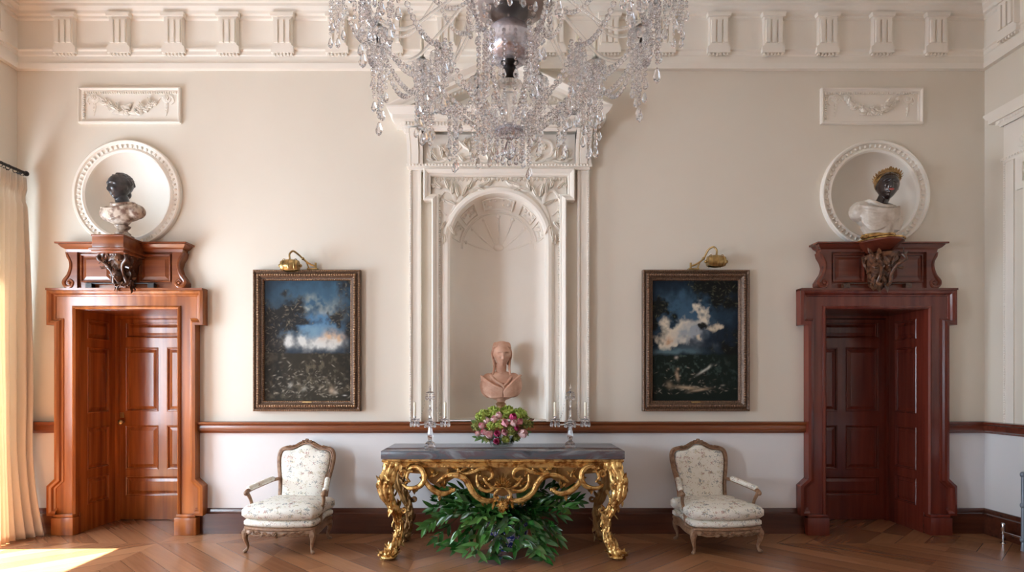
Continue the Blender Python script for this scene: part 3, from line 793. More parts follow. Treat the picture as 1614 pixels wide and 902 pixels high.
    for sg in (-1, 1):
        mb = MB(); v = Vector((bw + .01, -(za - zb_))).normalized(); nn = Vector((-v.y, v.x))   # along the slope, and its upward normal
        if nn.y < 0: nn = -nn
        rows = []
        rp = [(-.115, .03), (-.115, .17), (-.085, .18), (-.08, .21), (-.055, .215), (-.05, .27), (-.02, .275), (-.01, .29), (.02, .31), (.03, .31), (.03, .02)]
        for L_ in (0, 1):
            row = []
            for u, t in rp:
                # centre end lies on the axis, outer end on the level of the cornice
                if L_ == 0:
                    q = u / nn.y; row.append(mp(X0, za + q - .03, t))
                else:
                    zz = zb_ - .0; x = (za + u / nn.y - .03 - zz) / (-v.y / v.x); x = max(x, .2); row.append(mp(X0 + sg * x, zz, t))
            rows.append(row)
        vs = mb.grid(rows); mb.b.faces.new(vs[1])
        n = 26
        for k in range(n):
            u = (k + .8) / n * .88; cx = u * bw; cz = za - .03 + (-.095) / nn.y - u * (za - zb_)
            if cz < zb_ + .01: continue
            c_ = [(cx - .008, cz - .02 + .005), (cx + .008, cz - .02 - .003), (cx + .008, cz + .004), (cx - .008, cz + .012)]
            mb.prism([(X0 + sg * p[0], p[1]) for p in c_], mp, .165, .20)
        P('raking_cornice', mb)
    return e
aed = aedicule(Wb, -.05, 'tall cream plaster pedimented surround framing the arched niche')
# the niche shell
mb = MB(); rows = []
za = [NB + (NZ - NB) * k / 10 for k in range(11)]
nseg = 40
for z in za: rows.append([Vector((NX + NR * math.cos(q), .0 + NR * math.sin(q), z)) for q in [pi * i / nseg for i in range(nseg + 1)]])
for k in range(1, 17):
    ph = pi / 2 * k / 16
    if k == 16: ph = pi / 2 - .01
    rows.append([Vector((NX + NR * math.cos(ph) * math.cos(q), NR * math.cos(ph) * math.sin(q), NZ + NR * math.sin(ph))) for q in [pi * i / nseg for i in range(nseg + 1)]])
mb.grid(rows)
nich = mb.obj('recess', M['niche'], aed, 180)
mb = MB()
mb.prism([(NX + NR * math.cos(pi * i / nseg), NR * math.sin(pi * i / nseg) + .001) for i in range(nseg + 1)], lambda a, b, t: Vector((a, b, t)), NB - .03, NB)
mb.box(NX - NR, NX + NR, -.06, .0, NB - .012, NB)
mb.obj('niche_floor', M['plaster'], aed, 30)
# coffered relief in the half dome
def dome(q, ph, dr=0): r = NR - dr; return Vector((NX + r * math.cos(ph) * math.cos(q), r * math.cos(ph) * math.sin(q), NZ + r * math.sin(ph)))
# dome in polar form about the forward axis: a = angle around, b = distance from the back pole
def domeP(an, rho, dr):
    r = NR - dr; s = math.sin(rho)
    return Vector((NX + r * s * math.cos(an), r * math.cos(rho), NZ + r * s * math.sin(an)))
rr = random.Random(5)
for a0, a1 in ((.14, .52), (.62, 1.02), (1.20, 1.94), (2.12, 2.52), (2.62, 3.0)):
    mb = MB(); P_ = []
    b0, b1 = 1.02, 1.42
    mpd = lambda a, b, t: domeP(a, b, t)
    poly = [(lerp(a0, a1, k / 6), b0) for k in range(7)] + [(lerp(a1, a0, k / 6), b1) for k in range(7)]
    rows = [[mpd(a, b, t) for a, b in poly] for t in (0, .012)]
    ctr = Vector(((a0 + a1) / 2, (b0 + b1) / 2))
    for ins, t in ((.96, .014), (.90, .002)): rows.append([mpd(ctr.x + (a - ctr.x) * ins, ctr.y + (b - ctr.y) * ins, t) for a, b in poly])
    mb.grid(rows, closed_v=True)
    for k in range(10):
        a = rr.uniform(a0 + .06, a1 - .06); b = rr.uniform(b0 + .08, b1 - .08)
        mb.ell(mpd(a, b, .004), (rr.uniform(.012, .03), .014, rr.uniform(.01, .02)), sub=1)
    mb.obj('coffer', M['niche'], aed, 50)
mb = MB()
for k in range(7):
    a = pi * (k + .5) / 7
    mb.tube([domeP(a, .15 + .72 * q / 8, -.001) for q in range(9)], rads([.004, .012, .010], 9), 6)
    mb.ell(domeP(a, .82, 0), (.022, .012, .022), sub=2)
for rho in (.90, .94): mb.tube([domeP(pi * k / 24, rho, 0) for k in range(25)], .006, 6)
mb.ell(domeP(pi / 2, .12, 0), (.06, .02, .04), sub=2)
mb.obj('shell_relief', M['niche'], aed, 60)
# matching ornament on the right wall, only its near edge shows
aedicule((lambda a, b, t: Wr(a, b, t * .22)), 1.12, 'pale plaster pedimented ornament on the right wall', full=False)
# ------------------------------------------------------------------ copying
def copy_tree(o, parent=None):
    c = o.copy(); C.objects.link(c)
    if parent is not None: c.parent = parent
    for ch in list(o.children): copy_tree(ch, c)
    return c

# ------------------------------------------------------------------ sculpted heads and busts
def head_mb(mb, c, s, yaw=0, pitch=0, roll=0, nose=1.0):
    """a face on an egg-shaped skull; faces -Y; s = head height"""
    nu, nv = 72, 60
    rot = Matrix.Rotation(yaw, 3, 'Z') @ Matrix.Rotation(pitch, 3, 'X') @ Matrix.Rotation(roll, 3, 'Y')
    def G(x, z, cx, cz, sx, sz): return math.exp(-((x - cx) / sx) ** 2 - ((z - cz) / sz) ** 2)
    rows = []
    for j in range(nv + 1):
        ph = -pi / 2 + pi * j / nv; row = []
        for i in range(nu):
            a = 2 * pi * i / nu
            ux, uy, uz = math.cos(ph) * math.cos(a), math.cos(ph) * math.sin(a), math.sin(ph)
            x, y, z = ux * .36, uy * .43, uz * .5
            if z < 0:
                k = (-z / .5)
                x *= 1 - .38 * k ** 1.3
                if y > 0: y *= 1 - .55 * k
                else: y *= 1 - .05 * k
            if uy < 0:
                fr = min(1, -uy * 1.5)
                d = 0
                hz = z
                if -.20 < hz < .10: d += .10 * nose * math.exp(-(x / .045) ** 2) * ((.10 - hz) / .30) ** 1.2
                elif -.25 < hz <= -.20: d += .10 * nose * math.exp(-(x / .045) ** 2) * (1 - (-.20 - hz) / .05)
                d -= .055 * (G(x, hz, .13, .03, .075, .05) + G(x, hz, -.13, .03, .075, .05))
                d += .028 * (G(x, hz, .13, .02, .045, .025) + G(x, hz, -.13, .02, .045, .025))
                d += .022 * (G(x, hz, .13, .115, .10, .025) + G(x, hz, -.13, .115, .10, .025))
                d += .022 * (G(x, hz, .18, -.10, .08, .07) + G(x, hz, -.18, -.10, .08, .07))
                d += .030 * G(x, hz, 0, -.275, .085, .018) + .030 * G(x, hz, 0, -.325, .07, .02) - .012 * G(x, hz, 0, -.30, .09, .008)
                d += .04 * G(x, hz, 0, -.435, .08, .05)
                y -= d * fr * (1.0 if abs(x) < .05 and -.25 < z < .1 else 1.7)
            row.append(Vector(c) + rot @ Vector((x, y, z)) * s)
        rows.append(row)
    mb.grid(rows, closed_v=True)
    for sg in (-1, 1):
        mb.ell(Vector(c) + rot @ Vector((sg * .345, .04, -.02)) * s, (.03 * s, .055 * s, .10 * s), rot, 2)
    return rot
def bustL():
    # black-headed bust with mottled marble shoulders on a turned socle
    c0 = Vector((-3.612, -.235, 2.842))
    e = thing('marble_bust', 'dark-headed bust with mottled brown marble shoulders on the left door bracket', 'bust', c0)
    mb = MB(); mb.box(c0.x - .075, c0.x + .075, c0.y - .065, c0.y + .065, c0.z, c0.z + .03, .004)
    mb.lathe([(.068, .03), (.07, .045), (.06, .055), (.045, .065), (.04, .08), (.05, .09), (.062, .10), (.068, .115), (.05, .125), (.03, .13), (0, .13)], c=c0, seg=32)
    mb.obj('socle', M['marble_mottled'], e, 50)
    mb = MB()
    z = c0.z + .13
    mb.ell((c0.x + .0, c0.y, z + .11), (.185, .10, .085), None, 4)
    mb.ell((c0.x - .01, c0.y - .03, z + .09), (.135, .085, .10), None, 4)
    mb.ell((c0.x - .115, c0.y - .01, z + .10), (.085, .085, .075), None, 3); mb.ell((c0.x + .13, c0.y - .01, z + .12), (.085, .085, .07), Matrix.Rotation(-.2, 3, 'Y'), 3)
    mb.tube([(c0.x, c0.y, z - .02), (c0.x, c0.y, z + .05)], [.035, .08], 20)
    for k in range(7):                                     # draped folds
        t = k / 6
        mb.tube(spline([(c0.x - .17 + .05 * t, c0.y - .06, z + .15 - .04 * t), (c0.x - .06, c0.y - .105, z + .13 - .10 * t), (c0.x + .07, c0.y - .105, z + .15 - .07 * t), (c0.x + .17 - .03 * t, c0.y - .05, z + .18 - .09 * t)], 6), .009, 6)
    mb.tube(spline([(c0.x - .10, c0.y + .03, z + .20), (c0.x - .07, c0.y - .06, z + .185), (c0.x, c0.y - .09, z + .17), (c0.x + .08, c0.y - .05, z + .19), (c0.x + .10, c0.y + .03, z + .205)], 6), .017, 8)
    mobj('drapery', remesh(mb, .0065, 2), M['marble_mottled'], e, 60)
    mb = MB()
    mb.tube(spline([(c0.x + .0, c0.y, z + .12), (c0.x - .0, c0.y - .0, z + .20), (c0.x - .012, c0.y - .005, z + .27), (c0.x - .015, c0.y - .005, z + .32)], 5), [.085] * 3 + [.06] * 7 + [.053] * 6, 20)
    head_mb(mb, (c0.x - .018, c0.y - .025, z + .345), .245, -.38, .05, 0, 1.2)
    hd = mobj('head', remesh(mb, .0034, 1), M['bronze_black'], e, 60)
    mb = MB(); r = random.Random(2)
    hc = Vector((c0.x - .018, c0.y - .015, z + .365))
    rz = Matrix.Rotation(-.35, 3, 'Z')
    mb.ell(hc + rz @ Vector((0, .022, .022)), (.096, .104, .098), None, 4)
    for k in range(130):                                    # short curled hair
        a = r.uniform(0, 2 * pi); ph = r.uniform(-.15, 1.5)
        d = Vector((math.cos(ph) * math.cos(a), math.cos(ph) * math.sin(a), math.sin(ph)))
        if d.y < -.25 and d.z < .62: continue
        mb.ell(hc + rz @ Vector((d.x * .094, .022 + d.y * .102, .022 + d.z * .096)), (.015, .015, .013), None, 1)
    mb.ell(hc + Vector((0, .075, -.06)), (.06, .05, .05), None, 3)
    me = remesh(mb, .006, 1)
    mobj('hair', me, M['bronze_black'], hd, 60)
bustL()
def bustR():
    c0 = Vector((3.53, -.25, 2.845))
    e = thing('marble_bust', 'black stone bust in a white toga and gilt wreath on the right door bracket', 'bust', c0)
    z = c0.z
    mb = MB(); mb.lathe([(.15, 0), (.16, .012), (.15, .03), (.12, .035), (0, .035)], c=c0, seg=40, ax=(1, .7)); mb.obj('gilt_base', M['gold'], e, 50)
    mb = MB()
    cx, cy = c0.x - .02, c0.y
    mb.ell((cx, cy, z + .20), (.20, .115, .13), Matrix.Rotation(.12, 3, 'Y'), 4)
    mb.ell((cx - .15, cy - .005, z + .245), (.105, .09, .10), None, 3)
    mb.ell((cx + .155, cy - .0, z + .15), (.085, .08, .11), None, 3)
    mb.ell((cx + .04, cy - .01, z + .07), (.13, .085, .09), None, 3)
    mb.tube([(cx + .03, cy, z + .02), (cx + .02, cy, z + .12)], [.11, .15], 20)
    for k in range(8):
        t = k / 7
        mb.tube(spline([(cx - .205 + .03 * t, cy - .07, z + .29 - .15 * t), (cx - .10, cy - .125 + .01 * t, z + .25 - .20 * t), (cx + .04, cy - .140 + .02 * t, z + .21 - .13 * t + .02), (cx + .16, cy - .10, z + .27 - .10 * t)], 6), [.010] * 4 + [.015] * 10 + [.010] * 5, 6)
    for k in range(5):
        mb.tube(spline([(cx + .10 + .025 * k, cy - .10 + .01 * k, z + .23 - .01 * k), (cx + .11 + .025 * k, cy - .10 + .012 * k, z + .13), (cx + .08 + .02 * k, cy - .08, z + .05)], 5), .010, 6)
    for k in range(3):
        mb.tube(spline([(cx - .16 + .05 * k, cy - .07, z + .16), (cx - .06 + .03 * k, cy - .10, z + .09), (cx + .03 + .02 * k, cy - .09, z + .04)], 5), .009, 6)
    mb.tube(spline([(cx - .12, cy + .03, z + .33), (cx - .10, cy - .07, z + .325), (cx, cy - .11, z + .27), (cx + .12, cy - .08, z + .27), (cx + .17, cy + .02, z + .28)], 6), .020, 8)
    mobj('toga', remesh(mb, .0065, 1), M['marble_cream'], e, 60)
    mb = MB()
    hx = cx + .085
    mb.tube(spline([(cx + .02, cy, z + .24), (cx + .045, cy - .01, z + .33), (cx + .075, cy - .015, z + .40), (hx - .005, cy - .02, z + .46)], 5), [.12, .11, .095, .075, .062, .056] + [.052] * 10, 20)
    mb.ell((cx + .03, cy, z + .275), (.15, .085, .06), None, 3)
    head_mb(mb, (hx, cy - .035, z + .475), .265, -.25, -.10, .10)
    hd = mobj('head', remesh(mb, .0034, 1), M['black_skin'], e, 60)
    mb = MB(); rot = Matrix.Rotation(-.25, 3, 'Z') @ Matrix.Rotation(-.12, 3, 'X') @ Matrix.Rotation(.10, 3, 'Y')
    mb.ell(Vector((hx, cy - .035, z + .475)) + rot @ Vector((0, -.122, -.079)), (.024, .010, .010), rot, 2); mb.obj('lips', mat('red_painted_lips', (.35, .08, .07), .4), hd, 60)
    mb = MB(); r = random.Random(3); hc = Vector((hx, cy - .035, z + .475))
    for k in range(46):                                    # wreath
        a = 2 * pi * k / 46
        p = hc + rot @ Vector((math.cos(a) * .102, math.sin(a) * .112 + .022, .080 - .03 * math.sin(a)))
        d = rot @ Vector((math.cos(a) * .5, math.sin(a) * .5, 1 if k % 2 else .3))
        mb.leaf(p, d, rot @ Vector((math.cos(a), math.sin(a), 0)), .035, .022, .2)
        mb.ell(p, (.012, .012, .010), None, 1)
    mb.ell(hc + rot @ Vector((0, -.055, .155)), (.014, .012, .018), None, 2)
    mb.obj('wreath', M['gold_dull'], hd, 60)
    mb = MB(); mb.ell(hc + rot @ Vector((0, .030, .045)), (.103, .112, .108), rot, 4)
    for k in range(60):
        a = r.uniform(0, 2 * pi); ph = r.uniform(0, 1.5); d = Vector((math.cos(ph) * math.cos(a), math.cos(ph) * math.sin(a), math.sin(ph)))
        if d.y < -.3 and d.z < .6: continue
        mb.ell(hc + rot @ (Vector((0, .030, .045)) + Vector((d.x * .103, d.y * .112, d.z * .108))), (.013, .013, .01), None, 1)
    mb.obj('hair', M['gold_dull'], hd, 60)
bustR()
def bustC():
    c0 = Vector((-.035, .14, NB))
    e = thing('terracotta_bust', 'terracotta bust of a woman standing in the tall arched niche', 'bust', c0)
    z = NB
    mb = MB(); mb.box(c0.x - .10, c0.x + .10, c0.y - .09, c0.y + .09, z, z + .04, .004)
    mb.lathe([(.09, .04), (.092, .055), (.075, .07), (.055, .085), (.045, .105), (.04, .13), (.05, .145), (.055, .15), (.04, .16), (.03, .19), (0, .19)], c=c0, seg=32)
    mb.obj('socle', mat('gilt_brown_socle', (.30, .17, .07), .4, .3, (.42, .26, .15), 20), e, 50)
    mb = MB(); z += .17
    mb.tube([(c0.x, c0.y, z - .01), (c0.x, c0.y, z + .08)], [.03, .09], 20)
    mb.ell((c0.x, c0.y, z + .165), (.185, .105, .15), None, 4)
    mb.ell((c0.x - .125, c0.y, z + .165), (.088, .085, .125), None, 3); mb.ell((c0.x + .125, c0.y, z + .17), (.09, .085, .125), None, 3)
    mb.ell((c0.x - .055, c0.y - .075, z + .14), (.065, .05, .06), None, 3); mb.ell((c0.x + .055, c0.y - .075, z + .14), (.065, .05, .06), None, 3)
    for k in range(7):
        t = k / 6
        mb.tube(spline([(c0.x - .20 + .03 * t, c0.y - .06, z + .26 - .16 * t), (c0.x - .09, c0.y - .122, z + .18 - .13 * t), (c0.x + .02, c0.y - .128, z + .13 - .07 * t)], 6), .014, 6)
        mb.tube(spline([(c0.x + .20 - .03 * t, c0.y - .06, z + .27 - .17 * t), (c0.x + .11, c0.y - .122, z + .19 - .13 * t), (c0.x + .03, c0.y - .128, z + .10 - .04 * t)], 6), .014, 6)
    mb.tube(spline([(c0.x - .11, c0.y - .02, z + .28), (c0.x - .06, c0.y - .10, z + .22), (c0.x + .03, c0.y - .125, z + .15), (c0.x + .0, c0.y - .11, z + .08)], 6), .014, 6)
    mb.tube(spline([(c0.x + .12, c0.y - .02, z + .28), (c0.x + .08, c0.y - .10, z + .21), (c0.x + .02, c0.y - .125, z + .15)], 6), .014, 6)
    mb.tube(spline([(c0.x, c0.y + .01, z + .20), (c0.x, c0.y, z + .30), (c0.x + .005, c0.y - .0, z + .36), (c0.x + .01, c0.y, z + .43)], 5), [.13, .11, .09, .075, .062, .056] + [.052] * 10, 20)
    head_mb(mb, (c0.x + .012, c0.y - .035, z + .475), .24, .12, .03, 0, 1.25)
    hc = Vector((c0.x + .008, c0.y + .0, z + .50)); r = random.Random(9)
    # hair drawn back from a parting, falling beside the neck, under a veil
    for sg in (-1, 1):
        for k in range(5):
            mb.tube(spline([hc + Vector((0, -.075 + .028 * k, .095 - .008 * abs(k - 2))), hc + Vector((sg * .062, -.055 + .03 * k, .06)), hc + Vector((sg * .094, -.02 + .03 * k, .0)), hc + Vector((sg * .086, .01 + .02 * k, -.07)), hc + Vector((sg * .06, .03, -.12))], 5), .013, 6)
        mb.tube(spline([hc + Vector((sg * .08, .01, -.08)), hc + Vector((sg * .075, -.02, -.16)), hc + Vector((sg * .09, -.06, -.23))], 5), rads([.016, .014, .008], 11), 8)
    mb.ell(hc + Vector((0, .035, .01)), (.092, .095, .105), None, 4)
    mb.ell(hc + Vector((0, .008, .035)), (.093, .108, .080), None, 4)
    for k in range(11):
        a = pi * (k + .5) / 11; mb.tube(spline([hc + Vector((.088 * math.cos(a), -.065 - .03 * math.sin(a), .035 + .02 * math.sin(a))), hc + Vector((.075 * math.cos(a), -.02, .085 + .015 * math.sin(a))), hc + Vector((.05 * math.cos(a), .07, .08))], 5), .010, 6)
    mobj('figure', remesh(mb, .0038, 1), M['terracotta'], e, 60)
bustC()

# ------------------------------------------------------------------ carved brackets above the doors
def bracket(X, style):
    lab = ['square-topped dark carved bracket above the left door', 'half-round dark carved bracket above the right door'][style]
    e = thing('wall_bracket', lab, 'bracket', (X, -.1, 2.40))
    tp = 2.84
    mb = MB()
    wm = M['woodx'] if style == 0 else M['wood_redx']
    if style == 0:
        mb.box(X - .145, X + .145, -.405, -.0, 2.71, tp, .004)
        mb.box(X - .165, X + .165, -.425, -.0, 2.70, 2.72, .004); mb.box(X - .15, X + .15, -.41, 0, 2.675, 2.70, .004)
        mb.box(X - .15, X + .15, -.41, 0, tp - .015, tp + .001, .002)
        mb.obj('shelf', wm, e, 30)
    else:
        mb.lathe([(0, 0), (.10, 0), (.13, .02), (.18, .07), (.20, .085), (.20, .11), (0, .11)], c=(X, -.12, tp - .115), seg=40, ax=(1, 1.35), a0=pi, a1=2 * pi)
        mb.box(X - .20, X + .20, -.12, 0, tp - .03, tp - .005); mb.box(X - .13, X + .13, -.12, 0, tp - .10, tp - .03)
        mb.obj('shelf', wm, e, 30)
        mb = MB(); mb.tube([(X + .203 * math.cos(a), -.12 - .274 * math.sin(a), tp - .008) for a in [pi * k / 24 for k in range(25)]], .008, 6); mb.obj('gilt_edge', M['gold'], e)
    # carved support: a tapering console overgrown with leaves
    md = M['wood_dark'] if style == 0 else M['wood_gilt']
    mb = MB(); r = random.Random(11 + style)
    rows = []
    top = 2.70
    sp = [(top, .34, .125), (top - .06, .31, .115), (top - .12, .25, .09), (top - .18, .21, .07), (top - .24, .19, .065), (top - .28, .17, .06), (top - .305, .12, .04)]
    for z, t, w_ in sp: rows.append([Vector((X + w_ * c, -.06 - (t - .06) * s, z)) for c, s in ((-1, 0), (-1, .6), (-.6, 1), (0, 1.08), (.6, 1), (1, .6), (1, 0))])
    vs = mb.grid(rows)
    for k in range(70):
        i = r.uniform(0, 5.4); a = int(i); f = i - a
        z, t, w_ = [lerp(sp[a][q], sp[a + 1][q], f) for q in range(3)]
        s = r.uniform(-1, 1)
        face = r.random() < .65
        if face: p = Vector((X + w_ * s * .9, -t - .0, z)); n = Vector((s * .4, -1, -.3))
        else:
            sg = 1 if s > 0 else -1; p = Vector((X + sg * w_, -r.uniform(.08, t), z)); n = Vector((sg, -.3, -.2))
        d = Vector((r.uniform(-.8, .8), r.uniform(-.4, .1), r.choice((-1, .5))))
        mb.leaf(p + n * .004, d, n, r.uniform(.05, .10), r.uniform(.03, .045), -.25 if r.random() < .5 else .3)
        if k % 3 == 0: mb.ell(p, (.014, .014, .014), None, 1)
    for sg in (-1, 1):
        mb.tube(spline([(X + sg * .11, -.32, top - .02), (X + sg * .13, -.34, top - .07), (X + sg * .07, -.30, top - .12), (X + sg * .05, -.25, top - .2), (X + sg * .06, -.22, top - .27), (X + sg * .03, -.23, top - .295)], 6), .016, 8)
        mb.tube([(X + sg * .09, -.28, top - .13), (X + sg * .13, -.29, top - .145), (X + sg * .15, -.28, top - .13)], [.014, .012, .006], 6)
    mb.obj('carved_support', md, e, 50)
    # grotesque face near the foot of the support
    mb = MB(); head_mb(mb, (X, -.255, top - .21 if style == 0 else top - .10), .12, 0, .1)
    mb.obj('carved_mask', md, e, 60)
bracket(-3.645, 0); bracket(3.60, 1)

# ------------------------------------------------------------------ paintings
def painting(X0, X1, Z0, Z1, which, label):
    e = thing('framed_painting', label, 'painting', ((X0 + X1) / 2, 0, Z0), 'pair of landscape paintings')
    fm = [(0, 0), (0, .055), (-.006, .062), (-.016, .064), (-.024, .056), (-.03, .052), (-.045, .066), (-.060, .070), (-.072, .060), (-.080, .046), (-.088, .044), (-.10, .030), (-.104, .018), (-.104, .004)]
    mb = MB(); pth = rect(X0, X1, Z0, Z1)[::-1]
    mb.sweep(pth, fm, True, Wb); fr = mb.obj('frame', mat('dark_carved_frame_%d' % which, (.07, .038, .024), .38, .25, (.17, .10, .06), 70, .4, 90), e, 30)
    mb = MB()
    gm = mat('worn_gilt_%d' % which, (.42, .26, .14) if which == 0 else (.27, .16, .11), .4, .6, (.22, .12, .065), 60, .4, 90)
    for (ax_, u, t, rr_, step) in ((0, .052, .068, .0115, .024), (0, .010, .063, .007, .018), (0, .092, .036, .009, .020)):
        for a0, a1, horiz, c in ((X0 + u, X1 - u, 1, Z0 + u), (X0 + u, X1 - u, 1, Z1 - u), (Z0 + u, Z1 - u, 0, X0 + u), (Z0 + u, Z1 - u, 0, X1 - u)):
            n = int((a1 - a0) / step)
            for k in range(n + 1):
                a = a0 + (a1 - a0) * k / n
                p = Wb(a, c, t) if horiz else Wb(c, a, t)
                mb.ell(p, (rr_ * (1.25 if horiz else 1), rr_ * .7, rr_ * (1 if horiz else 1.25)), None, 1)
    mb.obj('gilt_beading', gm, fr, 60)
    mb = MB(); cx = (X0 + X1) / 2
    mb.box(cx - .045, cx + .045, -.045, -.02, Z0 + .078, Z0 + .096); mb.obj('nameplate', M['brass'], fr, smooth=0)
    # canvas: the picture is painted as colours of the cloth itself
    nx, nz = 170, 232
    xs = np.linspace(0, 1, nx); zs = np.linspace(0, 1, nz); U, V = np.meshgrid(xs, zs)    # V = 0 at the bottom
    rs = np.random.RandomState(20 + which)
    def fbm(su, sv, seed, o=4):
        r_ = np.random.RandomState(seed); out = np.zeros_like(U); amp = 1
        for k in range(o):
            gx, gy = int(su * 2 ** k) + 2, int(sv * 2 ** k) + 2; g = r_.rand(gy + 1, gx + 1)
            fx = U * (gx - 1e-3); fy = V * (gy - 1e-3); ix = fx.astype(int); iy = fy.astype(int); tx = fx - ix; ty = fy - iy
            tx = tx * tx * (3 - 2 * tx); ty = ty * ty * (3 - 2 * ty)
            out += amp * ((g[iy, ix] * (1 - tx) + g[iy, ix + 1] * tx) * (1 - ty) + (g[iy + 1, ix] * (1 - tx) + g[iy + 1, ix + 1] * tx) * ty); amp *= .55
        return out / 2.0
    def blend(a, b, m): m = np.clip(m, 0, 1)[..., None]; return a * (1 - m) + np.array(b) * m
    n1, n2, n3 = fbm(5, 5, 1 + which), fbm(12, 14, 5 + which), fbm(26, 30, 9 + which, 3)
    wu = (fbm(6, 7, 41 + which) - .55) * .34 + (fbm(20, 24, 42 + which) - .55) * .13; wv = (fbm(6, 8, 43 + which) - .55) * .22 + (fbm(20, 26, 44 + which) - .55) * .10
    def g(cx_, cy_, sx, sy): return np.exp(-((U + wu - cx_) / sx) ** 2 - ((V + wv * min(1, sy * 9) - cy_) / sy) ** 2)
    n4 = fbm(60, 75, 31 + which, 2)
    def soft(x, k=1.0): return np.clip(x * k, 0, 1)
    Z0_ = np.zeros(U.shape + (3,))
    wob = (n1 - .5) * .35 + (n2 - .5) * .25 + (n3 - .5) * .12
    if which == 0:
        col = blend(Z0_ + np.array((.022, .036, .055)), (.05, .115, .18), soft(g(.6, .86, .55, .16) * (.5 + n1)))
        col = blend(col, (.30, .33, .30), soft((g(.55, .80, .30, .05) + g(.74, .70, .22, .045)) * 2.2 * (n2 + wob - .25)))
        col = blend(col, (.07, .17, .30), soft(g(.60, .62, .24, .07) * 1.5))
        col = blend(col, (.16, .28, .38), soft(g(.58, .57, .28, .06) * (n2 + .4)))
        col = blend(col, (.56, .58, .56), soft((g(.50, .475, .30, .045) + g(.36, .50, .08, .05) + g(.70, .50, .15, .04)) * (n2 * 1.6 + .1)))
        col = blend(col, (.52, .36, .24), soft(g(.78, .525, .13, .035) * n3 * 1.8))
        tree = soft((.30 - U + wob * 1.0) * 7) * soft((.80 - V + wob) * 6) * (V > .38)
        tree = np.maximum(tree, soft((U - .88 + wob * .8) * 9)); tree = np.maximum(tree, soft((g(.20, .70, .26, .13) + wob) * 2.2 - .35))
        tree = np.maximum(tree, soft((g(.38, .655, .24, .03) + wob * .7) * 2.6 - .5)); tree = np.maximum(tree, soft((g(.86, .66, .12, .12) + wob) * 2 - .55))
        col = blend(col, (.020, .018, .016), tree * .95)
        col = blend(col, (.13, .105, .075), tree * soft((n4 - .50) * 4) * soft((n2 - .35) * 3) * .8)
        gr = soft((.405 - V + (n3 - .5) * .01) * 60)
        col = blend(col, (.032, .028, .020), gr); col = blend(col, (.13, .11, .075), gr * soft((n3 - .42) * 4) * soft((n1 - .25) * 3) * .75)
        col = blend(col, (.018, .016, .013), gr * soft(g(.08, .25, .16, .25) + g(.97, .2, .08, .3)) * .9)
    else:
        col = blend(Z0_ + np.array((.010, .017, .028)), (.045, .10, .16), soft(g(.38, .72, .36, .16) * 1.3 * (.4 + n1)))
        cl = soft((g(.56, .70, .11, .10) + g(.30, .60, .17, .07) + g(.20, .50, .19, .06) + g(.13, .44, .10, .04)) * 2.0 + wob * 1.6 - .55)
        col = blend(col, (.68, .62, .50), cl); col = blend(col, (.30, .34, .38), soft(g(.45, .55, .16, .08) * (n2 + .5)))
        col = blend(col, (.60, .52, .40), soft((g(.74, .60, .11, .035) + g(.52, .52, .07, .03)) * 2 + wob * 1.3 - .7))
        col = blend(col, (.50, .30, .18), soft(g(.16, .50, .07, .03) * n3 * 1.8)); col = blend(col, (.10, .17, .20), soft(g(.2, .40, .3, .035)))
        tree = soft((U - .62 + wob * 1.1) * 5) * soft((.60 - V + wob) * 8)
        tree = np.maximum(tree, soft((g(.78, .92, .36, .15) + wob) * 2.6 - .6)); tree = np.maximum(tree, soft((g(.04, .72, .16, .10) + wob) * 2.4 - .55)); tree = np.maximum(tree, soft((g(.57, .61, .08, .035) + wob) * 2.4 - .55))
        col = blend(col, (.009, .009, .008), tree * .96)
        col = blend(col, (.075, .075, .040), tree * soft((n4 - .52) * 4) * soft((n2 - .4) * 3) * .8)
        gr = soft((.40 - V + (n2 - .5) * .03) * 40) * .98
        col = blend(col, (.010, .015, .012), gr); col = blend(col, (.06, .095, .080), gr * soft((n3 - .5) * 5) * g(.45, .27, .45, .10))
    spots = []
    vol = col
    # foliage dabs in the dark trees
    for k in range(420):
        sx, sy = rs.rand(), .40 + .6 * rs.rand(); i_, j_ = int(sx * (nx - 1)), int(sy * (nz - 1))
        if tree[j_, i_] < .45: continue
        wx, wy = rs.uniform(.006, .022), rs.uniform(.002, .006); an = rs.uniform(-1.3, 1.3)
        du, dv = (U - sx), (V - sy) * 1.35; a_, b_ = du * math.cos(an) + dv * math.sin(an), -du * math.sin(an) + dv * math.cos(an)
        vol = blend(vol, np.array((.30, .26, .18)) * rs.uniform(.15, .8) if which == 0 else np.array((.16, .17, .10)) * rs.uniform(.1, .8), np.exp(-(a_ / wx) ** 2 - (b_ / wy) ** 2) * .85)
    # small light strokes: foam, figures, foliage
    for k in range(230 if which == 0 else 110):
        if which == 0: sx, sy = .52 + .30 * rs.randn(), abs(rs.randn()) * .15 + .03
        else: sx, sy = .45 + .24 * rs.randn(), abs(rs.randn()) * .10 + .06
        if sy > .38: continue
        wx, wy = rs.uniform(.004, .022), rs.uniform(.002, .008); an = rs.uniform(-.9, .9)
        du, dv = (U - sx), (V - sy) * 1.35; a_, b_ = du * math.cos(an) + dv * math.sin(an), -du * math.sin(an) + dv * math.cos(an)
        b0 = rs.uniform(.08, .55) if which == 0 else rs.uniform(.05, .5)
        vol = blend(vol, np.array((.60, .55, .44)) * b0 * 1.1, np.exp(-(a_ / wx) ** 2 - (b_ / wy) ** 2) * .9)
